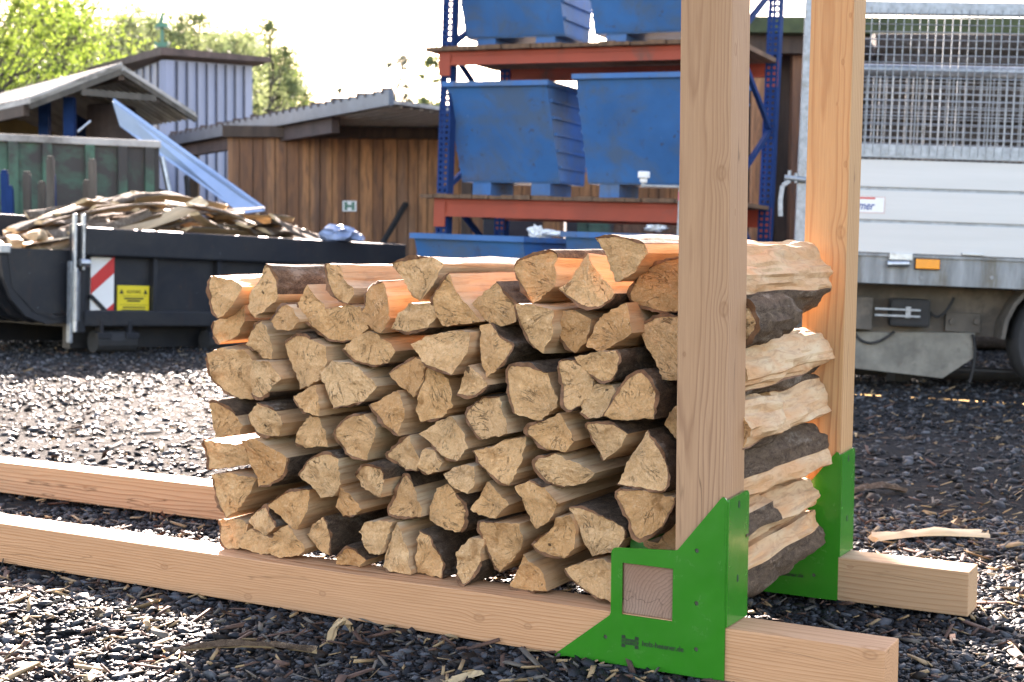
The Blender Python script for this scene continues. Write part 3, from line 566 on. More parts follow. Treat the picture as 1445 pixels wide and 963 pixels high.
# ------------------------------------------------------------------ the split logs, outlines measured on the photograph, each 0.66 m long
CROP = {1: (290, 320, 3.438), 2: (620, 320, 3.438), 3: (290, 560, 3.438), 4: (620, 560, 3.209)}
LOGS = [  # crop, outline (b: bark along the edge that starts here), label
(1, '22,238 125,262 166,292 148,352 112,408 62,444b 36,392b', 'top left corner log with a sunlit flat top and bark on its left'),
(1, '283,182b 322,245b 342,330 318,372 258,443 220,385 228,330', 'pointed top log second from the left with rough dark bark sloping right'),
(1, '345,405b 385,378 425,398 460,450 440,480 405,505 345,500 312,460b', 'small lumpy log tucked under the dark barked second top log'),
(1, '45,460 110,420 178,378 185,460 150,530 70,570b 42,510b', 'small log with dark streaks directly under the top left corner log'),
(1, '515,282 590,400 690,378 752,395 785,495 705,552b 600,545b 490,452b 455,370', 'broad orange notched log with two dark holes near its lower edge'),
(1, '588,182 640,185 665,255 718,300 715,340 690,375b 640,345b 600,275b', 'smooth sunlit top log resting on the broad notched orange log'),
(1, '850,270 892,340 900,445 870,518 800,490 732,445 770,385b 785,300b', 'jagged log with one square dark pit, right of the broad notched log'),
(1, '920,178b 1010,158b 1080,148 1140,180 1110,260 1040,362 1010,335 965,250', 'pale downward pointing top log with a long sunlit bark strip behind'),
(1, '1000,370 1095,375 1110,440 1075,490b 980,508b 908,495 940,420', 'small log with bark below, under the pale downward pointing top log'),
(2, '62,228 90,320 130,372 190,462 100,475 10,482 -30,410b -20,330b', 'cracked log with a dark hole below the long sunlit top bark strip'),
(2, '285,268b 325,330b 355,380b 360,460 290,485 240,465b 185,440b 135,390 200,340', 'grey backed log with a dark chip in its middle'),
(2, '372,195b 450,145b 545,122b 562,150 555,290 510,330 450,375b 412,290b', 'large top log framed by thick brown bark on its left and top'),
(2, '705,130 760,220 850,325b 790,385b 700,380b 590,300 640,260', 'fan shaped top log with a curved bark rim along its bottom'),
(2, '770,55b 890,55b 1000,85 1010,130 960,190 905,245 845,270 820,150', 'highest log of the stack, a pale wedge beside the front post'),
(2, '1200,160 1205,400 1148,412b 1095,415b 1020,395b 930,355b 960,268b 1040,193b 1148,158b', 'round quarter log with thick bark tucked under the highest log'),
(1, '225,505b 290,455 320,530 330,600 318,645 262,640b 235,605b 183,575', 'rounded tan log below the small lumpy log near the left end'),
(1, '22,615 100,585 190,595 228,650 205,840 150,838b 80,790b 35,730b', 'dark orange half round log at the left end, bark along its left'),
(1, '235,650 320,655 365,740 310,800b 250,830b 210,810 208,730', 'plain log right of the dark orange half round left end log'),
(1, '378,572b 440,528b 520,545 600,580 590,680 565,738 455,790 425,725 395,650', 'log with a dark stained hollow in its upper right'),
(1, '795,505 845,530 890,570 920,605 870,665b 800,670b 720,635b 678,590 720,545', 'shallow bowl shaped log with a bark rim below and an orange core'),
(1, '625,650 700,660 790,740 815,780 755,850b 630,880 605,800 568,710', 'big pale log with a shaded right side, under the bowl shaped log'),
(2, '-140,570 -60,528 65,505 150,512 140,610 68,718b 0,690b -80,655', 'wide pale log with a flat top in the upper middle of the stack'),
(2, '185,480 235,470b 310,545b 355,580b 310,665b 285,690 235,735 205,625 190,545', 'narrow log with dark bark on its right and a ragged foot'),
(2, '145,672 200,715 240,768b 165,820b 80,812 110,735', 'small triangular log squeezed beside the narrow ragged log'),
(1, '880,715b 950,670b 1015,635 1085,660 1050,770 1020,825 940,770', 'small kite shaped log with bark above, under the wide flat topped log'),
(1, '1100,672 1172,740 1195,870 1130,930b 1045,948 1020,890 1045,790', 'tall rounded pale log right of the small kite shaped log'),
(3, '925,-30 968,60 945,190b 870,130b 792,42 850,10', 'orange tinted triangular log with bark along its lower left slope'),
(2, '385,375 470,378 555,405 548,520 490,617 455,590b 405,500b', 'upright orange log with a dark spot at its tip under the large top log'),
(2, '580,410 660,405 740,450 715,560 650,615b 605,570b 572,490b', 'rounded orange log with a dark foot, under the fan shaped log'),
(2, '720,545 770,440 850,400 900,370 930,460 940,515 850,575 770,605 715,580', 'pale humped log without bark left of the post side wedge'),
(2, '960,490b 1060,442b 1148,435 1200,440 1200,740 1148,745 1085,740 1050,660 1000,560', 'long downward wedge with bark on top, cut off by the front post'),
(2, '650,635 740,610 870,600b 888,650b 830,745b 760,735b 690,700', 'flat tongue shaped log with bark on its right, below the pale humped log'),
(2, '585,660b 640,650 700,700 745,745 735,800 685,870b 640,885b 605,800b', 'upright log with bark left, split by a dark gap from its neighbour'),
(2, '757,765 830,770 850,800 800,920 735,930b 690,900 700,830', 'shaded brown log right of the upright log with the dark gap'),
(2, '890,770b 955,712b 985,720b 1035,800b 1040,935 850,935 815,915b', 'dome shaped log barked on both sides, beside the front post'),
(2, '335,690b 420,678b 520,710 572,840 565,880 480,945 370,905b 345,800b', 'large log in the middle with fan shaped fibres and bark along its left'),
(4, '180,15b 265,2 300,100 320,165 190,195b 150,140b 120,80b', 'rounded log with bark round its left, below the large fan grained middle log'),
(3, '28,25b 80,35b 140,95 170,140 150,185 50,198 40,100', 'left end log under a strip of dark bark, above two flat left end logs'),
(3, '265,28b 340,72 375,130 340,195b 270,185b 225,140b 212,90', 'rounded log with ragged bark top, second from the left end at mid height'),
(1, '425,822 530,768 555,860 548,922 500,900b 450,860b', 'small log with a shaded right face under the dark hollow log'),
(3, '505,90 552,108 585,160 598,245 540,238 480,252b 425,225 455,150', 'log split by a crack into two steps, left of the centre'),
(3, '640,165b 690,108b 770,85 830,150 810,220 770,310b 690,280b 655,225b', 'brown round log with black splits near its top right'),
(4, '-88,168 0,110 62,88 100,160 130,235 75,292b 15,265b -40,215', 'smooth pale wedge log just below the tall rounded pale log'),
(3, '875,283b 930,235b 1000,185 1040,290 1025,360b 960,345b 905,315b', 'small eye shaped log ringed with bark, right of the brown split log'),
(3, '1050,275 1070,250 1105,262 1145,320 1130,365 1080,378b 1040,345', 'smallest log, a crumbly stub right of the small eye shaped log'),
(3, '22,205 100,225 185,240 205,330 120,345 25,352b 18,280b', 'flat left end log, upper of two with bark edge against the rear beam'),
(3, '190,215 260,200 340,265 388,300b 370,370b 310,420b 245,440 225,330', 'large orange grey log with bark at its lower right near the left end'),
(3, '45,375 140,370 235,400 205,470 160,540 105,590b 65,490b', 'tapering left end log, lower of two, pointing down beside the rear beam'),
(3, '465,380b 530,300b 600,278b 645,300 640,430 610,480 545,495 510,430', 'pale log capped by a curved brown bark edge, left of lower centre'),
(3, '720,388b 770,338b 860,348b 870,400 850,490 800,475 745,440', 'small bark rimmed log right of the pale bark capped log'),
(3, '635,445 665,440 740,510 770,545 740,570b 660,582 630,535', 'small white sided log with a dark crack along its lower edge'),
(3, '320,520b 400,465b 490,455 485,560 440,650 390,610 345,560', 'log shaped like a shield with bark on top in the lower left'),
(3, '960,385b 1005,440 1050,510 1060,580b 970,580b 885,560b 925,480b', 'pyramid shaped log with a dark pit at its lower right'),
(4, '-15,415 30,395 75,440b 120,500b 122,560b 100,612 30,600 -40,560 -48,500', 'round log with bark on its right, right of the pyramid shaped log'),
(4, '15,350 80,315 160,315 165,385 130,440 70,410', 'small plain diamond shaped log above the round right barked log'),
(4, '158,245 240,225 290,195 375,185 370,280 340,370 320,402b 260,360b 195,300b', 'dark orange funnel shaped log with bark on its lower left'),
(4, '385,150b 470,110 550,75 605,165 620,200 570,250b 480,235b 420,195b', 'slanting lens shaped log over the bark rimmed oval log'),
(4, '670,130b 790,125b 860,165 830,225 740,290b 705,225b', 'heart shaped log with a bark top, left of the tall pale triangle'),
(4, '450,290b 530,256 620,300 690,350 650,395 560,410b 480,370b', 'bark rimmed oval orange log with a hanging bark shred below'),
(4, '935,155b 1000,237b 1040,330b 1033,416b 920,410b 805,395 850,290', 'tall pale triangular log with bark on its right beside the post'),
(4, '1010,130 1040,70 1090,30 1130,40 1130,190 1060,185', 'log sliver peeping out left of the post above the tall pale triangle'),
(4, '215,385 250,410 315,490 265,550 205,540 140,510 180,440', 'pale bark free log pointing up, low in the middle'),
(4, '335,410 410,380b 480,410 550,480 490,570 430,600 385,520', 'large pale log with a dark brown notch at its top'),
(4, '595,500b 690,517b 830,592b 838,640 800,700 690,725 650,640', 'large pale log under curved grey bark, left of the upside down triangle'),
(4, '815,430b 920,426 1060,460b 1050,500b 980,605b 895,640b 860,540b', 'upside down triangular log ringed with bark above the green plate'),
(4, '540,545 590,535 610,600 605,690 555,735b 490,715b 430,670b 500,610', 'wedge log with bark below, leaning on the large grey barked log'),
(4, '185,580b 265,566 380,570 385,640 340,730 260,800b 230,740b', 'large downward pointing log with dark bark along its left, bottom centre'),
(4, '85,700 140,640 190,650 180,750b 125,845b 85,800', 'narrow bottom log with dark bark at its lower right'),
(4, '390,710 420,745 480,800 490,880b 380,878b 315,860 345,790', 'triangular bottom log standing on the front beam near the plate'),
(4, '560,780 650,750 730,735 795,755 795,925 775,918b 680,890b 600,830b', 'bottom log nearest the green plate, bark on its lower left'),
(3, '1045,648b 1100,690b 1145,800b 1150,895 1015,895 1020,790', 'bottom log with a thick bark back on its right, left of narrow log'),
(3, '930,610 960,640 985,750 1000,885 900,870b 850,830 880,720', 'tall smooth bottom log with a pale right side'),
(3, '765,612 830,605 900,610 870,700 850,765 800,760 765,690 745,655', 'crumpled log with a torn left edge above the mouldy bottom log'),
(3, '640,780b 690,735b 740,770b 770,795 745,842 670,840 640,820', 'mouldy bottom log with black bark above and a greenish core'),
(3, '590,580b 615,660b 605,770 570,755 520,710 482,670 520,620', 'small wedge log backed by dark grey bark, left of crumpled log'),
(3, '390,625 440,680 475,740 440,775 360,800 310,750 340,660', 'pale bottom log with jagged left edge, third from the left'),
(3, '285,540b 320,590b 345,630 290,675 240,640 200,605 235,560b', 'small brown log with bark on top, above the first bottom logs'),
(3, '215,640 290,680 330,700 300,785 230,790 170,720 185,670', 'rounded bottom log second from the left'),
(3, '65,600 160,590 205,620 190,700 160,770b 110,740b 80,680b', 'bottom left corner log, orange brown with bark on its left'),
(4, '880,660 930,642 985,672 1060,575 1130,580 1130,730 900,715', 'log with green paint on its left, peeping above the green plate'),
]
def parse(e):
    cr, s, lab = e; x0, y0, k = CROP[cr]; P = []; B = []
    for q in s.split():
        b = q.endswith('b'); a, c = q.rstrip('b').split(','); P.append((x0+float(a)/k, y0+float(c)/k)); B.append(b)
    return P, B, lab
def outline(P, B, r, step=0.0065, rough=0.0016):
    """finer outline: barked runs are rounded, split edges stay straight but ragged"""
    n = len(P); pts = []; fl = []; seed = r.uniform(0, 900)
    for i in range(n):
        a, b = Vector(P[i]), Vector(P[(i+1) % n]); pa = Vector(P[i-1]); nb = Vector(P[(i+2) % n]); L = (b-a).length
        k = max(2, int(round(L/step)))
        for j in range(k):
            u = j/k
            q = a.lerp(b, u)
            if B[i]:
                ta = (b-pa)*0.5 if B[i-1] else (b-a); tb = (nb-a)*0.5 if B[(i+1) % n] else (b-a)
                h00 = 2*u**3-3*u*u+1; h10 = u**3-2*u*u+u; h01 = -2*u**3+3*u*u; h11 = u**3-u*u
                q = a*h00 + ta*h10 + b*h01 + tb*h11
            nrm = Vector((b.y-a.y, a.x-b.x)).normalized()
            am = rough*(0.7 if B[i] else 1.0)*(1 if j else 0.4)
            q = q + nrm*am*2.2*mnoise.noise(Vector((q.x*90, q.y*90, seed))) + nrm*am*1.5*mnoise.noise(Vector((q.x*260, q.y*260, seed+9)))
            pts.append(q); fl.append(B[i])
    return pts, fl
LOGGRP = 'split firewood logs stacked in the rack'
def log_mesh(name, label, poly, bark, y0, y1, r, tilt=(0, 0), taper=0.93, drift=(0, 0), bmat=None, mold=False, rings_=(0, .012, .06, .16, .3, .46, .62, .8, 1.0), bt=0.0044, end2=True, srough=0.007):
    pts, fl = outline(poly, bark, r); n = len(pts)
    c = sum(pts, Vector((0, 0)))/n
    # the origin sits on the pith: the outline point farthest from the bark
    bk = [q for q, b in zip(pts, fl) if b]
    if bk: pith = max(pts, key=lambda q: min((q-z).length for z in bk))
    else: pith = c + Vector((r.uniform(-.03, .03), r.uniform(-.03, .03)))
    Ly = y1-y0; sd = r.uniform(0, 500)
    def P(q, t, k=1.0, rough=0.0):
        s = (1-(1-taper)*t)*k
        x = c.x+(q.x-c.x)*s+drift[0]*t; z = c.y+(q.y-c.y)*s+drift[1]*t
        if rough:
            nz = mnoise.noise(Vector((q.x*28, t*Ly*(5 if rough < .01 else 7), q.y*28+sd)))*rough + mnoise.noise(Vector((q.x*80, t*Ly*11, q.y*80+sd)))*rough*0.4
            d = (q-c).normalized(); x += d.x*nz; z += d.y*nz
        y = y0+t*Ly+(tilt[0]*(x-c.x)+tilt[1]*(z-c.y))*(1-t)
        if t < 1e-6: y += 0.010*mnoise.noise(Vector((x*30, z*30, sd))) + 0.004*mnoise.noise(Vector((x*110, z*110, sd+3)))
        return Vector((x-pith.x, y-y0, z-pith.y))
    b = MB(); N_ = len(rings_)
    for t in rings_:
        b.v += [tuple(P(q, t, 1.0, 0.0 if t < .01 else srough*min(1, t*6))) for q in pts]
    for k in range(N_-1):
        for i in range(n):
            j = (i+1) % n; b.f.append((k*n+i, k*n+j, (k+1)*n+j, (k+1)*n+i)); b.m.append(1)
    # chain-sawn / snapped front face: inner loops with a little relief
    base = len(b.v); loops = (0.94, 0.8, 0.63, 0.45, 0.25)
    for kk, s in enumerate(loops):
        for q in pts:
            p = P(q, 0, s)
            b.v.append(tuple(p))
    b.v.append(tuple(P(c, 0)))
    prev = 0
    for kk in range(len(loops)):
        cur = base+kk*n
        for i in range(n):
            j = (i+1) % n; b.f.append((prev+j, prev+i, cur+i, cur+j)); b.m.append(0)
        prev = cur
    for i in range(n): b.f.append((prev+(i+1) % n, prev+i, len(b.v)-1)); b.m.append(0)
    if end2:
        b.v.append(tuple(P(c, 1))); k = (N_-1)*n
        for i in range(n): b.f.append((k+i, k+(i+1) % n, len(b.v)-1)); b.m.append(0)
    o = b.obj(name, [MAT['end'], MAT['torn'] if srough > .01 else MAT['split']], None, (pith.x, y0, pith.y), smooth=38 if srough < .01 else 16)
    tag(o, label, 'log', LOGGRP)
    # bark: a shell over the barked runs
    runs = []; i0 = next((i for i in range(n) if not fl[i]), None)
    if bk:
        idx = [(i0 or 0)+i for i in range(n)]; cur = []
        for i in idx:
            if fl[i % n]:
                if not cur: cur = [i]
                cur.append(i+1)
            elif cur: runs.append(cur); cur = []
        if cur: runs.append(cur)
    for run in runs:
        if len(run) < 4: continue
        k = MB(); m = len(run); ts = [0.0]+list(rings_[1:])
        def outer(ii, t, frac):
            q = pts[ii % n]; a = pts[(ii-1) % n]; d = pts[(ii+1) % n]; nn = Vector((a.y-d.y, d.x-a.x))
            nn = Vector((d.y-a.y, -(d.x-a.x))).normalized()
            if nn.dot(q-c) < 0: nn = -nn
            e = min(1.0, 4.0*min(frac, 1-frac)+0.25)
            th = bt*e*(1+1.5*mnoise.noise(Vector((q.x*22, t*Ly*6, q.y*22+sd)))+0.6*mnoise.noise(Vector((q.x*130, t*Ly*22, q.y*130+sd+5))))
            return q+nn*max(th, 0.001)
        for t in ts:
            for u, ii in enumerate(run):
                pi_ = P(pts[ii % n], t, 0.985, 0.0 if t < .01 else srough*min(1, t*6)); po = P(outer(ii, t, u/(m-1)), t, 1.0, 0.0 if t < .01 else srough*min(1, t*6))
                if t == 0:
                    jag = 0.010*mnoise.noise(Vector((ii*0.3, sd, 1.0)))+0.004*mnoise.noise(Vector((ii*0.9, sd, 4.0)))-0.001; pi_.y -= 0.0012; po.y += jag
                k.v += [tuple(pi_), tuple(po)]
        for a in range(len(ts)-1):
            for u in range(m-1):
                A = (a*m+u)*2; B_ = (a*m+u+1)*2; C_ = ((a+1)*m+u)*2; D_ = ((a+1)*m+u+1)*2
                k.f.append((A+1, B_+1, D_+1, C_+1)); k.m.append(0)
        for u in range(m-1): k.f.append((2*u, 2*u+2, 2*u+3, 2*u+1)); k.m.append(1)
        for u in (0, m-1):
            for a in range(len(ts)-1):
                A = (a*m+u)*2; C_ = ((a+1)*m+u)*2; k.f.append((A, A+1, C_+1, C_)); k.m.append(1)
        k.obj('bark', [bmat or MAT['bark'], MAT['bast']], o, smooth=50)
    return o
for li, e in enumerate(LOGS):
    P, B, lab = parse(e); r = random.Random(100+li)
    y0 = 0.05 + r.uniform(-0.02, 0.022)
    if 'bottom' in lab: y0 = 0.052+r.uniform(-.012, .012)
    if 'peeping' in lab or 'cut off by' in lab or 'tucked under the highest' in lab: y0 = 0.108
    W = []
    for p in P:
        q = hit(p[0], p[1], 1, y0); W.append((q.x, max(q.z, S+0.003)))
    if y0 < 0.105: W = [(min(x, -0.402) if z > .2 else min(x, -0.51), z) for x, z in W]
    o = log_mesh('firewood_log', lab, W, B, y0, y0+r.uniform(.60, .66), r, (r.uniform(-.2, .2), r.uniform(-.22, .16)), r.uniform(.96, 1.0) if 'bottom' in lab else r.uniform(1.0, 1.1), (r.uniform(-.012, .012), r.uniform(-.008, .006)))
    if 'green paint' in lab:
        b = MB(); c = Vector(o.location)
        for k in range(1):
            a0 = hit(894, 764, 1, y0-0.006); n_ = 18; R_ = 0.016
            b.tube((a0.x-c.x+0.012, -0.006, a0.z-c.z-0.006), (a0.x-c.x+0.012, 0.10, a0.z-c.z-0.004), 0.021, 18)
        b.obj('paint_mark', MAT['greenpaint'], o, bevel=0.004, smooth=40)

# logs seen from the side, between the two posts at the right end of the stack
SIDE = [  # label, y range, cross-section (x, z) with bark flags
('sunlit split log on top of the right end, with bark under its far half', .10, .69, [(-.43, .79), (-.385, .825), (-.35, .812), (-.318, .752), (-.316, .715), (-.34, .685), (-.38, .668), (-.43, .68)], [0, 0, 0, 0, 1, 1, 1, 0]),
('dark barked short log under the near half of the top right end log', .115, .36, [(-.43, .655), (-.37, .668), (-.318, .70), (-.292, .68), (-.288, .655), (-.31, .628), (-.36, .618), (-.43, .622)], [0, 1, 1, 1, 1, 1, 0, 0]),
('large flat split slab second from the top at the right end', .11, .715, [(-.43, .612), (-.37, .622), (-.335, .615), (-.312, .585), (-.305, .552), (-.325, .528), (-.36, .515), (-.43, .52)], [0, 0, 0, 0, 0, 1, 0, 0]),
('short smooth split log at mid height right behind the front post', .105, .34, [(-.43, .50), (-.36, .512), (-.315, .51), (-.285, .462), (-.30, .425), (-.35, .415), (-.43, .42)], [0, 0, 0, 0, 1, 1, 0]),
('short log with a grey knot at mid height of right end, beside rear post', .36, .722, [(-.43, .48), (-.38, .515), (-.345, .508), (-.318, .465), (-.312, .428), (-.345, .412), (-.43, .412)], [0, 1, 0, 0, 0, 0, 0]),
('log with bark on its top and far end, lower right end', .105, .70, [(-.43, .392), (-.37, .41), (-.335, .402), (-.312, .36), (-.31, .325), (-.335, .305), (-.43, .30)], [1, 1, 1, 0, 0, 0, 0]),
('stubby low log at the right end close behind the front bracket', .105, .31, [(-.43, .292), (-.35, .298), (-.31, .285), (-.294, .25), (-.315, .222), (-.43, .22)], [0, 0, 1, 0, 0, 0]),
('slanting smooth split board low at the right end', .27, .69, [(-.43, .285), (-.385, .298), (-.345, .285), (-.316, .238), (-.335, .22), (-.43, .22)], [0, 0, 0, 0, 0, 0]),
('thick lowest log at the right end with bark along its underside', .105, .69, [(-.44, .208), (-.38, .214), (-.335, .205), (-.312, .17), (-.325, .13), (-.36, .105), (-.44, .104)], [0, 0, 0, 1, 1, 1, 0]),
]
for k, (lab, ya, yb, poly, bk) in enumerate(SIDE):
    r = random.Random(900+k)
    bkk = [bool(x) for x in bk]; pl = poly
    if lab.startswith('thick lowest'): pl = [(x if x < -.395 else x, z) for x, z in poly]
    log_mesh('firewood_log', lab, pl, bkk, ya, yb, r, (r.uniform(-.2, .2), r.uniform(-.3, .1)), r.uniform(.86, .98), (r.uniform(-.004, .006), r.uniform(-.006, .01)), bt=0.009, srough=0.0135, rings_=tuple(i/16 for i in range(17)))

# ------------------------------------------------------------------ dark roll-off skip with bark slabs, left
TILT = 0.026            # the yard behind falls off to the right
def rx(v): return (v.x, v.z)
def skip():
    F = Frame(103, 11.2, R(46), TILT)
    root = thing('roll_off_skip', 'dark grey open roll-off skip piled with bark slabs, ribbed end on its left', 'skip', F.m)
    P = lambda x, y: rx(F.on(x, y))
    L = P(568, 345)[0]; zt = P(123, 321)[1]; zb = P(123, 452)[1]; Wd = 2.1; zm = P(123, 361)[1]
    b = MB(); b.box(0.06, L, 0.05, 0.09, zb, zt-0.05); b.obj('side_wall', MAT['skip'], root)
    b = MB(); b.box(0.06, L, -0.06, 0.10, zm, zt); b.obj('top_rim', MAT['skip'], root, bevel=0.015)
    b = MB(); b.box(0.03, L, -0.05, 0.10, zb-0.05, zb+0.08); b.obj('bottom_rail', MAT['skip'], root, bevel=0.012)
    b = MB(); b.box(0.0, L, 0.12, Wd, zb-0.06, zb); b.obj('floor_plate', MAT['skip'], root)
    b = MB(); b.box(-0.2, L, Wd, Wd+0.06, zb, zt+0.16); b.obj('far_wall', MAT['skip'], root, bevel=0.01)
    b = MB(); b.box(L-0.05, L, 0.1, Wd, zb, zt+0.02); b.obj('end_wall', MAT['skip'], root)
    for px in (218, 308, 395, 470):
        x = P(px, 400)[0]; b = MB(); b.box(x-0.02, x+0.02, -0.015, 0.05, zb+0.08, zm); b.obj('rib', MAT['skip'], root)
    # tailgate: a bulging ribbed curve that hangs on the left
    prof = [(0.03, zb+0.02), (-0.16, zb), (-0.33, zb+0.06), (-0.45, zb+0.19), (-0.52, zb+0.36), (-0.55, zt-0.21)]
    th = [(x+0.05, z+0.03) for x, z in reversed(prof)]
    b = MB(); b.prism(prof+th, 0.06, Wd, 'y'); tg = b.obj('tailgate', MAT['skip'], root, smooth=40)
    for k in range(9):
        y = 0.06+k*(Wd-0.12)/8; b = MB()
        o = [(x-0.05*(1 if i else 0), z-0.035) for i, (x, z) in enumerate(prof)]
        b.prism(o+[(x+0.01, z+0.01) for x, z in reversed(prof)], y, y+0.045, 'y'); b.obj('rib', MAT['skip'], tg)
    b = MB(); b.bar((-0.57, 0.03, zt-0.20), (-0.57, Wd+0.03, zt-0.20), 0.09, 0.07); b.obj('rim', MAT['steel'], tg, bevel=0.01)
    b = MB(); b.prism(rounded([(-0.55, zt-0.19), (-0.50, zt-0.5), (-0.3, zb+0.05), (0.03, zb+0.05), (0.03, zt-0.19)]), 0.055, 0.075, 'y'); b.obj('cheek_plate', MAT['skip'], tg)
    # corner post with spring rod and latch
    b = MB(); b.box(-0.03, 0.07, -0.05, 0.05, zb-0.1, zt+0.02); b.obj('corner_post', MAT['skip'], root, bevel=0.008)
    for sx in (-0.065, 0.01):
        b = MB(); b.box(sx, sx+0.025, -0.10, -0.06, zm-0.12, zt+0.10); b.obj('latch_arm', MAT['steel'], root, bevel=0.006)
    b = MB(); b.tube((-0.04, -0.085, zb-0.09), (-0.04, -0.085, zm-0.1), 0.022, 10); sp = b.obj('spring_rod', MAT['steel'], root)
    c = MB()
    for k in range(22):
        z = zb+0.0+k*0.018; c.tube((-0.04, -0.085, z), (-0.04, -0.085, z+0.009), 0.037, 10)
    c.obj('spring_coil', MAT['galv'], sp)
    b = MB(); b.box(-0.075, -0.05, -0.07, -0.01, zb-0.18, zm-0.05); b.obj('lock_bar', MAT['galv'], root, bevel=0.005)
    b = MB(); b.tube((-0.02, -0.11, zm-0.06), (0.06, -0.11, zm-0.06), 0.03, 10); b.obj('pivot_pin', MAT['steel'], root)
    # hazard board: diagonal red stripes on white
    a = P(131.5, 363); e = P(163, 449); x0, x1, z0, z1 = a[0], e[0], e[1], a[1]
    b = MB(); b.box(x0, x1, 0.034, 0.0485, z0, z1); hz = b.obj('hazard_board', MAT['white'], root)
    w_ = x1-x0; h = z1-z0
    b = MB()
    for za in (0.385, -0.26):
        zq = [(x0, z0+h*za), (x1, z0+h*(za+0.36)), (x1, z0+h*(za+0.36+0.265+0.02)), (x0, z0+h*(za+0.265))]
        if za < 0: zq = [(x0+w_*0.30, z0), (x1, z0), (x1, z0+h*0.25), ]
        b.prism(zq, 0.032, 0.0345, 'y')
    b.obj('red_stripes', MAT['red'], hz)
    b = MB(); b.bar((x0-0.01, 0.02, z0+h*0.37), (x1-0.03, 0.02, z0+0.01), 0.03, 0.02, (0, 1, 0)); b.obj('hook_bar', MAT['skip'], hz)
    a = P(169.5, 403); e = P(213, 447); x0, x1, z0, z1 = a[0], e[0], e[1], a[1]; w_ = x1-x0; h = z1-z0
    b = MB(); b.box(x0, x1, 0.036, 0.0485, z0, z1); ys = b.obj('warning_sign', MAT['yellow'], root)
    text('lettering', 'ACHTUNG', h*0.15, MAT['ink'], ys, Matrix.Translation((x0+w_*0.28, 0.0345, z0+h*0.75)) @ FACE, 0.001, w_*0.45)
    for sx in (0.12, 0.88):
        b = MB(); cx = x0+w_*sx; b.prism([(cx-w_*.07, z0+h*.73), (cx+w_*.07, z0+h*.73), (cx, z0+h*.88)], 0.0335, 0.0362, 'y'); b.obj('pictogram', MAT['ink'], ys)
    b = MB()
    for k, (u0, u1, v, q) in enumerate(((.12, .92, .655, .012), (.2, .82, .555, .05), (.3, .72, .475, .05), (.06, .96, .37, .012), (.16, .88, .27, .04), (.12, .9, .18, .04), (.3, .74, .09, .04))):
        b.box(x0+w_*u0, x0+w_*u1, 0.0340, 0.0362, z0+h*v, z0+h*(v+q))
    b.obj('small_print', MAT['ink'], ys)
    # runners, feet and hinges underneath
    for px in (133, 290, 420):
        x = P(px, 470)[0]
        b = MB(); b.tube((x, 0.02, 0.095), (x+0.36, 0.02, 0.095), 0.09, 14); b.obj('roller', MAT['rubber'], root)
        for dx in (0.02, 0.28):
            c = MB(); c.box(x+dx, x+dx+0.03, -0.06, 0.02, zb-0.22, zb+0.0); c.box(x+dx-0.03, x+dx+0.09, -0.075, -0.05, zb-0.15, zb-0.10); c.obj('hinge', MAT['skip'], root, bevel=0.004)
    b = MB(); b.box(0.1, L-0.1, 0.25, 0.37, 0.03, zb-0.06); b.box(0.1, L-0.1, Wd-0.5, Wd-0.38, 0.03, zb-0.06); b.obj('runner', MAT['skip'], root)
    # two straps hanging over the tailgate
    for y in (0.28, 1.15):
        b = MB(); pts = [(-0.60, zt-0.15), (-0.64, zt-0.26), (-0.61, zt-0.40), (-0.55, zt-0.52)]
        for (x0_, z0_), (x1_, z1_) in zip(pts, pts[1:]): b.bar((x0_, y, z0_), (x1_, y+0.01, z1_), 0.05, 0.008, (1, 0, 0))
        b.tube((-0.55, y, zt-0.52), (-0.55, y, zt-0.57), 0.022, 8); s_ = b.obj('lashing_strap', MAT['strap'], root)
    return F, L, zt, zb, Wd
SK, SKL, SKT, SKB, SKW = skip()
def slab(name, label, m, Ln, wd, th, r, group, mats):
    """a sawmill slab: bark on the round back, pale wood below, slightly bent"""
    b = MB(); ns = 9; na = 6; bend = r.uniform(-.05, .06); sd = r.uniform(0, 99)
    for i in range(ns):
        t = i/(ns-1); x = (t-.5)*Ln; zc = bend*(1-(2*t-1)**2)
        ww = wd*(0.85+0.25*mnoise.noise(Vector((t*3, sd, 0)))); hh = th*(0.9+0.5*mnoise.noise(Vector((t*4, sd, 5))))
        for j in range(na+1):
            a = math.pi*j/na; b.v.append((x+r.uniform(-.012, .012), -math.cos(a)*ww/2, zc+math.sin(a)*hh+r.uniform(-.008, .008)*(0 < j < na)))
        b.v.append((x, 0, zc-0.006))
    k = na+2
    for i in range(ns-1):
        for j in range(k):
            q = (j+1) % k; b.f.append((i*k+j, (i+1)*k+j, (i+1)*k+q, i*k+q)); b.m.append(0 if j < na else 1)
    b.f.append(tuple(range(k))); b.m.append(1); b.f.append(tuple(reversed(range((ns-1)*k, ns*k)))); b.m.append(1)
    o = b.obj(name, mats, smooth=45); o.matrix_world = m
    return tag(o, label, 'wood slab', group)
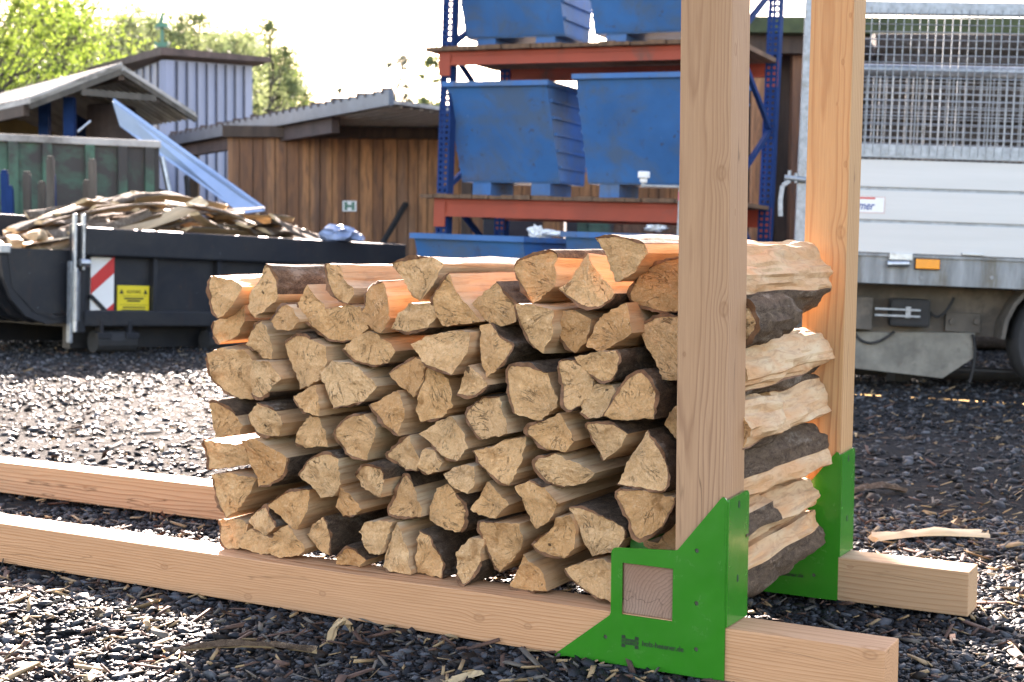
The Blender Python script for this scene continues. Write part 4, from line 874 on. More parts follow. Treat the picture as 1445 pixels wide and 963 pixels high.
def heap():
    r = random.Random(31)
    mats = [MAT['barkpale'], MAT['paleslab']]; mats2 = [MAT['bark'], MAT['paleslab']]
    lab = 'loose bark slab in the heap on the dark grey skip'
    n = 0
    def top(x): return SKT + 0.30*math.exp(-((x-0.95)/0.75)**2) + 0.24*math.exp(-((x-2.1)/1.0)**2) - 0.07 + 0.02
    for k in range(150):
        x = 0.12+3.1*r.random()**0.9; y = r.uniform(0.25, SKW-0.3)
        zc = top(x)*(1-0.12*abs((y-1.0)/1.0)**2) - r.random()**1.6*0.32
        x = min(x, SKL-0.6)
        Ln = r.uniform(0.5, 1.15); slope = -math.atan((top(x+.2)-top(x-.2))/.4)
        m = SK.m @ Matrix.Translation((x, y, zc)) @ Matrix.Rotation(slope*0.8+r.gauss(0, .09), 4, 'Y') @ Matrix.Rotation(r.gauss(0, .35), 4, 'Z') @ Matrix.Rotation(r.gauss(0, .3)+(math.pi if r.random() < .3 else 0), 4, 'X')
        slab('bark_slab', lab, m, Ln, r.uniform(.10, .24), r.uniform(.016, .038), r, 'bark slabs heaped on the skip', mats if r.random() < .8 else mats2)
    lab = 'pale split billet lying over the ribbed left end of the skip'
    for k in range(7):
        m = SK.m @ Matrix.Translation((-0.25+r.uniform(-.2, .25), 0.25+k*0.2, SKT-0.13+r.uniform(-.03, .07))) @ Matrix.Rotation(r.gauss(0, .2), 4, 'Y') @ Matrix.Rotation(r.uniform(0.3, 1.6), 4, 'Z') @ Matrix.Rotation(r.gauss(0, .5)+math.pi, 4, 'X')
        slab('wood_billet', lab, m, r.uniform(.35, .6), r.uniform(.1, .17), r.uniform(.07, .11), r, 'billets at the ribbed end of the skip', [MAT['paleslab'], MAT['split']])
    b = MB()
    for i in range(12):
        x = 0.05+i*0.27
        b.hexa([(x, .14, SKB), (x+.27, .14, SKB), (x+.27, SKW-.02, SKB), (x, SKW-.02, SKB), (x, .2, top(x)-.30), (x+.27, .2, top(x+.27)-.30), (x+.27, SKW-.1, top(x+.27)-.30), (x, SKW-.1, top(x)-.30)])
    o = b.obj('bark_litter', MAT['rust']); o.matrix_world = SK.m; tag(o, 'dark bark mulch filling the skip under the slabs', 'bark litter', None, 'stuff')
heap()

# ------------------------------------------------------------------ pallet rack and the blue tipping bins
PR = Frame(620, 12.3, R(-25.7), TILT+0.004)
def rack():
    root = thing('pallet_rack', 'tall blue pallet rack with orange beams carrying the blue tipping bins', 'rack', PR.m)
    P = lambda x, y: rx(PR.on(x, y))
    H = 4.3; L = 2.56; dp = 1.15
    for ux in (0, L):
        for uy in (0, dp):
            b = MB(); b.box(ux-0.055, ux-0.047, uy-0.04, uy+0.06, 0, H); b.box(ux+0.047, ux+0.055, uy-0.04, uy+0.06, 0, H)
            for (xa, xb) in ((-.055, -.036), (-.013, .013), (.036, .055)): b.box(ux+xa, ux+xb, uy-0.044, uy-0.040, 0, H)
            for k in range(int(H/0.05)):          # the webs between the punched slots
                for (xa, xb) in ((-.036, -.013), (.013, .036)): b.box(ux+xa, ux+xb, uy-0.0438, uy-0.0402, k*0.05, k*0.05+0.026)
            b.box(ux-0.08, ux+0.08, uy-0.08, uy+0.1, 0, 0.012)
            b.obj('upright', MAT['blue2'], root)
        z = 0.15; k = 0
        while z < H-0.5:
            y0, y1 = (0.0, dp) if k % 2 == 0 else (dp, 0.0)
            b = MB(); b.bar((ux, y0, z), (ux, y1, z+0.62), 0.045, 0.035, (1, 0, 0)); b.obj('brace', MAT['blue2'], root); z += 0.62; k += 1
    levels = []
    for (yt, yb) in ((75, 93), (281, 305)):
        zt = P(640, yt)[1]; zb = P(640, yb+1)[1]
        for y in (-0.06, dp-0.02):
            b = MB(); b.box(0.05, L-0.05, y-0.01, y+0.04, zb, zt); b.box(0.05, L-0.05, y-0.018, y-0.01, zt-0.035, zt); b.box(0.05, L-0.05, y-0.018, y-0.01, zb, zb+0.03)
            bm_ = b.obj('beam', MAT['orange'], root)
            for ux in (-0.056, L-0.056):
                c = MB(); c.box(ux, ux+0.112, y-0.022, y-0.012, zb-0.09, zt+0.02); c.obj('end_plate', MAT['orange'], bm_)
        x = -0.16; r = random.Random(int(zt*100)); dk = MB()
        while x < L-0.02:
            w_ = r.uniform(.11, .17); dk.box(x, x+w_-0.006, -0.13-r.uniform(0, .03), dp+0.08, zt+0.002, zt+0.030+r.uniform(0, .012)); x += w_
        dk.obj('deck', MAT['deck'], root); levels.append(zt+0.045)
    return levels
LV = rack()
def bin_(label, x0, y0, z0, wd, H, cat='bin', back=0.36, dp=1.0):
    F = PR.m @ Matrix.Translation((x0, y0, z0))
    root = thing('tipping_bin', label, cat, F, group='blue tipping bins')
    f = 0.13; t = 0.012
    A = [(0, H), (back, f), (dp-0.1, f), (dp, H)]     # y,z profile
    b = MB()
    b.hexa([(0, back, f), (wd, back, f), (wd, back+t, f), (0, back+t, f), (0, 0, H), (wd, 0, H), (wd, t, H), (0, t, H)])
    b.obj('front_wall', MAT['blue'], root)
    for x in (0.001, wd-t-0.001):
        b = MB(); b.prism([(t+0.002, H), (back+t, f+0.004), (dp-0.1-t, f+0.004), (dp-t, H)], x, x+t, 'x'); sw = b.obj('side_wall', MAT['blue'], root)
        for k in range(1, 6):
            z = f+(H-f)*k/6; ya = back*(1-(z-f)/(H-f))+0.03; yb = dp-0.1*(1-(z-f)/(H-f))-0.03
            c = MB(); xx = x+t if x > 0.1 else x-0.022
            c.hexa([(xx, ya, z-0.022), (xx+0.022, ya, z-0.022), (xx+0.022, yb, z-0.022), (xx, yb, z-0.022), (xx, ya, z), (xx+0.022, ya, z), (xx+0.022, yb, z), (xx, yb, z)]); c.obj('rib', MAT['blue'], sw)
    b = MB(); b.hexa([(0, dp-0.1-t, f), (wd, dp-0.1-t, f), (wd, dp-0.1, f), (0, dp-0.1, f), (0, dp-t, H), (wd, dp-t, H), (wd, dp, H), (0, dp, H)]); b.obj('back_wall', MAT['blue'], root)
    b = MB(); b.box(0, wd, back+t, dp-0.1-t, f-0.012, f); b.obj('base_plate', MAT['blue'], root)
    b = MB(); b.box(-0.025, wd+0.025, -0.025, 0.0, H-0.03, H+0.012); b.box(-0.025, 0.0, 0.0, dp, H-0.03, H+0.012); b.box(wd, wd+0.025, 0.0, dp, H-0.03, H+0.012); b.box(-0.025, wd+0.025, dp, dp+0.025, H-0.03, H+0.012); b.obj('rim', MAT['blue'], root)
    for x in (0.10, wd-0.28):
        b = MB(); b.box(x, x+0.18, back+0.02, dp-0.16, 0.0, f-0.014); b.box(x+0.03, x+0.15, back+0.018, dp-0.158, 0.02, f-0.03); b.obj('fork_shoe', MAT['blue'], root)
    return root
def place_bin(label, pl, pr_, ptop, pbot, zl=None, y0=-0.08):
    a = PR.on(pl[0], pl[1], y0); e = PR.on(pr_[0], pr_[1], y0)
    z0 = zl; H = PR.on(pl[0], ptop, y0).z - z0
    return bin_(label, a.x, y0, z0, e.x-a.x, H)
place_bin('scratched blue tipping bin left on the middle shelf', (629, 118), (771, 112), 118, 0, LV[1])
place_bin('wider blue tipping bin on the middle shelf, partly behind the front post', (812, 108), (1008, 100), 107, 0, LV[1])
place_bin('blue tipping bin left on the upper shelf, cut by the picture top', (632, 0), (774, 0), -96, 0, LV[0])
place_bin('blue tipping bin with rust streaks on the upper shelf beside the front post', (817, 0), (1008, 0), -104, 0, LV[0])
place_bin('low blue tub on the ground behind the middle of the stack', (584, 331), (737, 334), 331, 0, 0.0, -1.3)
place_bin('second low blue tub on the ground, holding white scrap, beside the post', (797, 329), (962, 322), 329, 0, 0.0, -1.3)

# ------------------------------------------------------------------ truck with mesh sides, right
def truck():
    F = Frame(1135, 8.7, R(-8.0), 0.031)
    root = thing('tipper_truck', 'tipper truck with white aluminium dropsides and galvanised mesh top, parked side-on', 'truck', F.m)
    P = lambda x, y, v=0.0: rx(F.on(x, y, v))
    x0 = P(1136, 300)[0]; X1 = x0+3.9; Wd = 1.95
    zt, zg1, zg2, zb = (P(1215, q)[1] for q in (224.5, 265, 311, 356))
    for (za, zc, nm) in ((zg1+0.006, zt, 0), (zg2+0.006, zg1-0.012, 1), (zb, zg2-0.012, 2)):
        b = MB(); b.box(x0, X1, 0, 0.03, za, zc); b.obj('dropside_board', MAT['alu'], root, bevel=0.004)
    b = MB(); b.box(x0, X1, 0.012, 0.026, zb, zt); b.obj('board_joint', MAT['bluetext'] if False else MAT['galv'], root)
    b = MB(); b.box(x0+.14, X1, Wd-0.03, Wd, zb, zt); b.obj('far_dropside', MAT['alu'], root)
    b = MB(); b.box(x0+.14, X1, 0.03, Wd-0.03, zb-0.04, zb); b.obj('bed_floor', MAT['chassis'], root)
    # mesh panels with rails
    def panel(y, x0, far=False):
        zr0, zr1 = P(1215, 222)[1], P(1215, 203)[1]; ztop0, ztop1 = P(1215, 20)[1], P(1215, 2)[1]; zm0, zm1 = P(1215, 106)[1], P(1215, 88)[1]
        if far: ztop0, ztop1 = P(1300, 108, Wd)[1], P(1300, 96, Wd)[1]
        b = MB(); b.box(x0+0.01, X1, y-0.02, y+0.035, zr0, zr1); mp = b.obj('mesh_panel', MAT['galv'], root, bevel=0.004)
        b = MB(); b.box(x0+0.01, X1, y-0.02, y+0.035, ztop0, ztop1); b.obj('top_rail', MAT['galv'], mp, bevel=0.006)
        b = MB()
        if not far: b.tube((x0, y+0.045, (zm0+zm1)/2), (X1, y+0.045, (zm0+zm1)/2), 0.036, 12); b.obj('middle_rail', MAT['galv'], mp, smooth=40)
        b = MB()
        k = 0; x = x0+0.05
        while x < X1: b.tube((x, y-0.026+0.0035*(k % 2), zr0+0.02), (x, y-0.026+0.0035*(k % 2), ztop0+0.03), 0.0032, 6); x += 0.048; k += 1
        z = zr1+0.035
        while z < ztop0: b.tube((x0+0.02, y-0.0305, z), (X1, y-0.0305, z), 0.0032, 6); z += 0.046
        b.obj('wire_mesh', MAT['galv'], mp, smooth=60)
    panel(0.0, x0); panel(Wd-0.03, x0+.14, True)
    # rear stanchion and latch
    a = P(1137, 20); c = P(1121, 352)
    b = MB(); b.hexa([(c[0], -0.03, c[1]-.25), (c[0]+.07, -0.03, c[1]-.25), (c[0]+.07, .05, c[1]-.25), (c[0], .05, c[1]-.25), (a[0]-.005, -0.03, a[1]+.1), (a[0]+.06, -0.03, a[1]+.1), (a[0]+.06, .05, a[1]+.1), (a[0]-.005, .05, a[1]+.1)]); b.obj('stanchion', MAT['galv'], root, bevel=0.006)
    q = P(1118, 252); b = MB()
    b.tube((q[0]-0.05, -0.05, q[1]+0.0), (q[0]+0.08, -0.05, q[1]-0.01), 0.018, 10); b.tube((q[0]-0.02, -0.05, q[1]-0.03), (q[0]-0.02, -0.05, q[1]+0.045), 0.012, 8); b.tube((q[0]+0.02, -0.05, q[1]-0.03), (q[0]+0.02, -0.05, q[1]+0.03), 0.012, 8)
    la = b.obj('latch', MAT['galv'], root, smooth=50)
    b = MB(); pts = [(q[0]-0.02, q[1]-0.02), (q[0]-0.06, q[1]-0.05), (q[0]-0.068, q[1]-0.14), (q[0]-0.062, q[1]-0.24)]
    for p, s in zip(pts, pts[1:]): b.bar((p[0], -0.055, p[1]), (s[0], -0.055, s[1]), 0.028, 0.012, (0, 1, 0))
    b.obj('latch_handle', MAT['galv'], la, bevel=0.003)
    # side rail, marker lamp and fittings
    zs = P(1215, 399)[1]; b = MB(); b.box(x0-0.03, X1, 0.01, 0.09, zs, zb-0.006); b.box(x0-0.03, X1, -0.006, 0.01, zb-0.02, zb-0.004); b.obj('side_rail', MAT['galv_rail'], root)
    a = P(1292, 365.5); c = P(1325, 380.5); b = MB(); b.box(a[0]-0.004, c[0]+0.004, -0.012, 0.009, c[1]-0.004, a[1]+0.004); ml = b.obj('marker_lamp', MAT['rubber'], root)
    b = MB(); b.box(a[0], c[0], -0.022, -0.012, c[1], a[1]); b.obj('amber_lens', MAT['amber'], ml, bevel=0.004)
    for pa, pc in (((1255, 357), (1287, 368)), ((1357, 357), (1388, 361.5))):
        a = P(*pa); c = P(*pc); b = MB(); b.box(a[0], c[0], -0.02, 0.008, c[1], a[1])
        if pa[0] < 1300: b.tube((a[0]-0.01, -0.02, c[1]-0.025), (a[0]+0.12, -0.02, c[1]-0.02), 0.02, 10)
        b.obj('dropside_hinge', MAT['steel'], root, bevel=0.003)
    # sticker
    a = P(1180, 276); c = P(1248, 301.5); b = MB(); b.box(a[0], c[0], -0.0015, -0.0004, c[1], a[1]); st = b.obj('sticker', MAT['white'], root)
    w_ = c[0]-a[0]; h = a[1]-c[1]
    b = MB(); b.box(a[0]+.05*w_, a[0]+.80*w_, -0.0024, -0.0014, a[1]-.16*h, a[1]-.06*h); b.obj('red_bar', MAT['red'], st)
    e = MB(); ed = 0.004
    e.box(a[0], c[0], -0.0022, -0.0014, c[1], c[1]+ed); e.box(a[0], c[0], -0.0022, -0.0014, a[1]-ed, a[1]); e.box(c[0]-ed, c[0], -0.0022, -0.0014, c[1]+ed, a[1]-ed); e.obj('border', simple('pale_red_line', (0.6, .35, .33), bumps=0), st)
    tq = P(1211, 295.5); tr = P(1234.5, 290)
    text('lettering', 'mer', h*0.72, MAT['bluetext'], st, Matrix.Translation((tq[0], -0.0025, tq[1])) @ FACE, 0.0003, tr[0]-tq[0], 0.25, 0.0012)
    # chassis
    v = 0.35
    za, zc = P(1215, 401, v)[1], P(1215, 467, v)[1]
    b = MB(); b.box(x0, X1, v, v+0.12, zc, za); b.box(x0+.1, X1, Wd-v-0.12, Wd-v, zc, za); b.obj('chassis_beam', MAT['chassis'], root)
    a = P(1205, 419, .2); c = P(1241, 466, .2); b = MB(); b.box(a[0]-.2, a[0]+.12, .2, v-0.002, c[1], a[1])
    for k in range(7): b.box(a[0]-.19, a[0]+.0, .19, .2, c[1]+.02+k*.025, c[1]+.032+k*.025)
    b.obj('grille_box', MAT['chassis'], root, bevel=0.004)
    a = P(1258, 421, .2); c = P(1312, 463, .2); b = MB(); b.box(a[0], c[0], .2, v-0.002, c[1], a[1]); bb = b.obj('battery_box', MAT['rubber'], root, bevel=0.02)
    b = MB(); q = P(1287, 440, .18); b.bar((a[0]-.1, .17, q[1]+.01), (q[0]+.05, .17, q[1]+.01), .012, .012); b.bar((a[0]-.1, .17, q[1]-.03), (q[0]+.05, .17, q[1]-.03), .012, .012); b.bar((q[0]+.05, .17, q[1]+.012), (q[0]+.05, .17, q[1]-.032), .012, .012); b.box(q[0]-.04, q[0]-.01, .165, .18, q[1]-.04, q[1]+.03); b.obj('buckle', MAT['galv'], bb)
    a = P(1335, 441, .3); c = P(1383, 470, .3); b = MB(); b.box(a[0], c[0], .3, .35, c[1], a[1]); bp = b.obj('bolt_plate', MAT['chassis'], root, bevel=0.004)
    for px in (1344, 1378):
        q = P(px, 454, .29); b = MB(); b.tube((q[0], .28, q[1]), (q[0], .302, q[1]), .02, 8); b.obj('bolt', MAT['chassis'], bp)
    v2 = 0.28; poly = [P(x, y, v2) for x, y in ((1150, 468), (1376, 470), (1374, 505), (1330, 534), (1208, 520), (1150, 518))]
    b = MB(); b.prism(poly, v2, v2+0.4, 'y'); b.obj('side_tank', simple('dusty_galvanised_plate', (0.17, 0.16, 0.135), 0.65, 0.1, var=0.35, scale=8, dirt=(.10, .09, .075)), root, bevel=0.008)
    b = MB(); q = P(1330, 520, v2+.1); b.bar((q[0], v2+.1, q[1]), (X1, v2+.1, q[1]-.01), .015, .015); b.obj('guard_wire', MAT['rubber'], root)
    # fender edge and wheels
    for k, px in enumerate((1512,)):
        q = P(px, 500, .15); R_ = 0.36
        b = MB()
        n = 40
        prof = [(.12, R_-.10), (.10, R_-.03), (.14, R_), (.34, R_), (.38, R_-.03), (.36, R_-.10)]
        for i in range(n):
            t = 2*math.pi*i/n
            for (yy, rr) in prof: b.v.append((q[0]+rr*math.cos(t), yy, R_+rr*math.sin(t)))
        m = len(prof)
        for i in range(n):
            for j in range(m):
                A = i*m+j; B_ = i*m+(j+1) % m; C_ = ((i+1) % n)*m+(j+1) % m; D_ = ((i+1) % n)*m+j
                b.f.append((A, B_, C_, D_)); b.m.append(0)
        wh = b.obj('wheel', MAT['rubber'], root, smooth=40)
        c = MB(); c.tube((q[0], .17, R_), (q[0], .30, R_), R_-.10, 28); c.tube((q[0], .13, R_), (q[0], .17, R_), .08, 16); c.obj('rim', MAT['chassis'], wh)
        if k == 2: continue
        b = MB(); b.tube((q[0], .3, R_), (q[0], Wd-.3, R_), .07, 12); b.obj('axle', MAT['chassis'], root)
        b = MB(); fp = [(q[0]+(R_+.05)*math.cos(t), R_+(R_+.05)*math.sin(t)) for t in [math.pi*(i/12) for i in range(13)]]; fo = [(q[0]+(R_+.075)*math.cos(t), R_+(R_+.075)*math.sin(t)) for t in [math.pi*(i/12) for i in range(12, -1, -1)]]
        b.prism(fp+fo, .1, .45, 'y'); b.obj('mudguard', MAT['chassis'], root)
    q = P(1265, 525, 1.0); b = MB(); b.tube((q[0], .9, q[1]-.16), (q[0], .9, q[1]+.1), .09, 14); b.tube((q[0]-.6, .9, q[1]+.02), (q[0]+.8, .9, q[1]+.02), .045, 10); b.obj('drive_shaft', MAT['rubber'], root)
    for k, (pa, pm, pc) in enumerate((((1205, 470), (1225, 500), (1262, 468)), ((1312, 440), (1326, 462), (1346, 420)), ((1372, 472), (1381, 500), (1368, 540)))):
        b = MB(); A_, M_, C_ = (Vector((P(*q_, .27)[0], .265, P(*q_, .27)[1])) for q_ in (pa, pm, pc)); pv = A_
        for i in range(1, 11):
            u = i/10; q2 = A_*(1-u)**2+M_*2*u*(1-u)+C_*u*u; b.tube(pv, q2, .009, 6); pv = q2
        b.obj('hose', MAT['rubber'], root, smooth=60)
    for px in (1300, 1400, 1445):
        q = P(px, 392); b = MB(); b.tube((q[0], .004, q[1]), (q[0], .012, q[1]), .012, 8); b.obj('bolt', MAT['galv_rail'], root)
    # far wheels keep the underside dark
    for px in (1300,):
        q = P(px, 500, 1.7); b = MB(); b.tube((q[0], 1.75, .36), (q[0], 2.05, .36), .36, 28); b.obj('wheel', MAT['rubber'], root)
    return F
TK = truck()

# ------------------------------------------------------------------ sheds and yard things behind
def cam_xy(px, d): return ((px-PHX/2)/FPX*d, d)
class Plan:
    """world matrix whose x is the picture's right and y the view direction on the ground, origin under the camera"""
    m = Matrix.Translation((CAM.x, CAM.y, 0)) @ Matrix.Rotation(YAW, 4, 'Z')
PLAN = Plan.m
def zpx(px, py, d): return at(px, py, d).z
def plank_shed():
    root = thing('plank_shed', 'low shed of vertical brown planks with a wide overhanging zinc edged roof', 'shed', PLAN)
    d = 20.4; x0, x1 = cam_xy(322, d)[0], cam_xy(960, d)[0]; zt = zpx(450, 178, d)
    b = MB(); r = random.Random(5); x = x0
    while x < x1:
        w_ = r.uniform(.14, .20); dy = r.uniform(0, .02); b.box(x, x+w_-0.012, d-0.03-dy, d, 0, zt-0.1-r.uniform(0, .02)); x += w_
    b.obj('plank_wall', MAT['plank'], root)
    b = MB(); b.box(x0, x1, d+0.002, d+0.08, 0, zt-0.05); b.box(x0, x0+0.08, d+0.08, d+6, 0, zt-0.05); b.box(x1-.08, x1, d+0.08, d+6, 0, zt-0.05); b.obj('inner_wall', MAT['darkwood'], root)
    b = MB(); b.box(x0-0.05, x1, d-0.16, d-0.05, zt-0.18, zt-0.02); b.obj('wall_plate', MAT['darkwood'], root)
    # roof slab
    A = cam_xy(548, 17.5); B = cam_xy(243, 24.0); C = (B[0]+6.5, B[1]+5.5); E_ = (A[0]+9.0, A[1]+11.5)
    E2 = (A[0]+4.2, A[1]+5.6)
    zr = zpx(548, 146, 17.5)
    b = MB()
    plan = [A, E_, C, B]
    b.prism([(q[0], q[1]) for q in plan], zr, zr+0.05, 'z'); rf = b.obj('roof', MAT['roofgrey'], root)
    b = MB()
    n = 60
    e = Vector((B[0]-A[0], B[1]-A[1], 0)); g = Vector((E_[0]-A[0], E_[1]-A[1], 0))
    for k in range(n):     # corrugations under the sheets, parallel to the zinc edge
        p = Vector((A[0], A[1], zr-0.012)) + g*((k+.5)/n*0.8) + e*0.015; q = p + e*0.93
        b.bar(p, q, 0.055, 0.022)
    b.obj('corrugation', simple('bounce_lit_roof_sheet', (0.62, 0.57, 0.50), .8, var=.15, scale=3), rf)  # underside colour lightened to stand for light bounced off the yard
    b = MB(); nrm = Vector((-e.y, e.x, 0)).normalized()
    if nrm.y > 0: nrm = -nrm
    b.bar(Vector((A[0], A[1], zr+0.06))+nrm*.03-e.normalized()*.1, Vector((B[0], B[1], zr+0.06))+nrm*.03, 0.07, 0.19); b.obj('zinc_edge', MAT['fascia'], root)
    b = MB(); b.bar(Vector((A[0], A[1], zr-0.13))+e*.22-nrm*.1, Vector((B[0], B[1], zr-0.13))-nrm*.1, 0.12, 0.22); b.obj('edge_beam', MAT['roofdark'], root)
    b = MB()
    for k in range(34):
        p = Vector((A[0], A[1], zr+0.17))+e*((k+.3)/34); b.box(p.x-.07, p.x+.07, p.y-.05, p.y+.3, zr+0.12, zr+0.175+.02*(k % 3 == 0))
    b.obj('roof_tile', MAT['roofdark'], rf)
    b = MB()
    for (qx, qy) in ((B[0]+.5, B[1]-.5), (A[0]+.9, A[1]+1.9)): b.box(qx-.07, qx+.07, qy-.07, qy+.07, 0, zr-.02)
    b.obj('roof_post', MAT['darkwood'], root)
    # little emblem board and a leaning bar on the wall
    sg = thing('wall_sign', 'small white sign with a green letter emblem on the plank wall', 'sign', PLAN)
    cx = cam_xy(492, d-.1)[0]; zc = zpx(492, 291, d-.1); b = MB(); b.box(cx-.10, cx+.10, d-.075, d-.055, zc-.075, zc+.075); b.obj('board', MAT['white'], sg)
    b = MB(); y0, y1 = d-.08, d-.0745
    b.box(cx-.075, cx-.03, y0, y1, zc+.02, zc+.06); b.box(cx-.075, cx-.03, y0, y1, zc-.06, zc-.02); b.box(cx+.03, cx+.075, y0, y1, zc+.02, zc+.06); b.box(cx+.03, cx+.075, y0, y1, zc-.06, zc-.02); b.box(cx-.075, cx+.075, y0, y1, zc-.018, zc+.018)
    b.obj('emblem', MAT['verdigris'], sg)
    p = at(545, 335, d-.4); q = at(573, 287, d-.12); b = MB(); b.bar(p, q, .06, .06); p2 = p.copy(); p2.z = 0.0
    b.bar(p+(p-q)*.0, p+(p-q)*1.2, .06, .06); o = b.obj('steel_bar', MAT['rubber']); tag(o, 'dark bar leaning at a slant against the plank wall', 'bar')
plank_shed()
def metal_building():
    root = thing('metal_building', 'tall workshop clad in pale blue grey ribbed metal with a dark roof edge', 'building', PLAN)
    c = cam_xy(235, 28); r_ = cam_xy(356, 30.5); l_ = cam_xy(70, 40)
    def wall(p, q, zp, zq, n, nm):
        p = Vector((p[0], p[1], 0)); q = Vector((q[0], q[1], 0)); e = q-p; nn = Vector((-e.y, e.x, 0)).normalized()
        if nn.y > 0: nn = -nn
        b = MB(); o = nn*0.0; i = -nn*.15
        b.hexa([p, q, q+i, p+i, p+Vector((0, 0, zp)), q+Vector((0, 0, zq)), q+i+Vector((0, 0, zq)), p+i+Vector((0, 0, zp))]); wl = b.obj(nm, MAT['cladding'], root)
        b = MB()
        for k in range(1, n):
            m_ = p+e*(k/n)+nn*0.02; z = zp+(zq-zp)*k/n; b.bar(m_, m_+Vector((0, 0, z-.02)), .03, .03, nn)
        b.obj('seams', MAT['seam'], wl)
    z0 = zpx(235, 81, 28); z1 = zpx(356, 90, 30.5); z2 = zpx(70, 130, 40)
    wall(c, r_, z0-.05, z1-.05, 9, 'front_wall'); wall(l_, c, z2, z0-.05, 22, 'side_wall')
    b = MB(); u = .15
    def V(q, z, dx=0, dy=0): return (q[0]+dx, q[1]+dy, z)
    back = (r_[0]-9, r_[1]+14)
    b.hexa([V(c, z0, .0, -.35), V(r_, z1, .45, -.25), V(back, z1), V(l_, z2, -.6, -.3), V(c, z0+u, 0, -.35), V(r_, z1+u*.7, .45, -.25), V(back, z1+u), V(l_, z2+u, -.6, -.3)])
    b.obj('roof', MAT['roofdark'], root)
    o = thing('roof_ornament', 'green copper finial of pole, cap and crescent on the roof peak', 'ornament', PLAN)
    d = 27.8; x = cam_xy(230, d)[0]; zb = z0+u; zz = lambda py: zpx(230, py, d)
    b = MB(); b.tube((x, d, zb-.02), (x, d, zz(19)), .035, 8); b.obj('pole', MAT['verdigris'], o)
    b = MB(); k = 12; w_ = .14
    za = zz(41); zt = zz(34); b.prism([(x-.13, za)]+[(x+.02+.15*math.cos(math.pi*(1-i/k)), za+.11*math.sin(math.pi*(1-i/k))) for i in range(k+1)]+[(x+.18, za-.02), (x+.05, za+.03)], d-.1, d+.1, 'y'); b.obj('cap', MAT['verdigris'], o)
    zc = zz(63); b = MB(); b.prism([(x+.14*math.cos(math.pi*(1+i/k)), zc+.05+.14*math.sin(math.pi*(1+i/k))*.9) for i in range(k+1)]+[(x+.05, zc+.02), (x, zc+.045), (x-.05, zc+.02)], d-.09, d+.09, 'y'); b.obj('crescent', MAT['verdigris'], o)
metal_building()
def shelter():
    root = thing('open_shelter', 'open sided shelter with a pitched corrugated roof on blue posts', 'shelter', PLAN)
    d = 17.0
    def p3(px, py, dd): q = cam_xy(px, dd); return Vector((q[0], q[1], zpx(px, py, dd)))
    P1, P2, P3 = p3(44, 146, 18.75), p3(173, 97, 19.5), p3(277, 165, 20.25)
    rd = Vector((-.63, .78, 0)).normalized()*6.5
    t = Vector((0, 0, .06))
    b = MB(); b.hexa([P1, P2, P2+rd, P1+rd, P1+t, P2+t, P2+rd+t, P1+rd+t]); b.hexa([P2+Vector((0.002, 0, 0)), P3, P3+rd, P2+rd, P2+t, P3+t, P3+rd+t, P2+rd+t])
    rf = b.obj('roof', MAT['roofgrey'], root)
    b = MB(); n = 40
    for k in range(n):
        f = k/n; b.bar(P1+rd*f+t*1.1, P2+rd*f+t*1.1, .06, .04); b.bar(P2+rd*f-t*.2, P3+rd*f-t*.2, .06, .04)
    b.obj('corrugation', MAT['roofgrey'], rf)
    b = MB(); dn = Vector((0, 0, -.09))
    b.bar(P1+dn*.5, P2+dn*.5, .06, .07); b.bar(P2+dn*.5, P3+dn*.5, .06, .07); b.bar(P1.lerp(P2, .55)+dn*1.2, P2.lerp(P3, .45)+dn*1.2, .05, .09); b.obj('rafter', MAT['trunk'], root)
    b = MB(); b.bar(P2+dn, P2+rd+dn, .08, .14); b.bar(P1+dn+rd*.02, P1+dn+rd, .08, .14); b.obj('purlin', MAT['darkwood'], root)
    for (px, dd) in ((65, 20.2), (100, 19.6), (118, 22.5)):
        q = cam_xy(px, dd); b = MB(); b.box(q[0]-.07, q[0]+.07, q[1]-.07, q[1]+.07, 0, zpx(px, 150, dd) if px > 200 else zpx(px, 138, dd)); b.obj('post', MAT['blue2'], root)
    a = cam_xy(-60, 24); c = cam_xy(95, 24); b = MB(); b.box(a[0], c[0], 24, 24.1, 0, zpx(60, 146, 24)); b.obj('back_panel', MAT['cardboard'], root)
    a = cam_xy(95, 24.3); c = cam_xy(215, 24.3); b = MB(); b.box(a[0], c[0], 24.3, 24.4, 0, zpx(60, 128, 24.3)); b.obj('dark_panel', MAT['roofdark'], root)
    m = MB(); q = cam_xy(150, 21); m.tube((q[0], 21, .2), (q[0]+.1, 21, zpx(155, 150, 21)), .36, 20); m.box(q[0]-.5, q[0]+.6, 20.5, 21.5, 0, .7)
    tag(m.obj('sawing_machine', MAT['roofdark'], None, None, .03), 'dark machine standing under the open shelter roof', 'machine').matrix_world = PLAN
shelter()
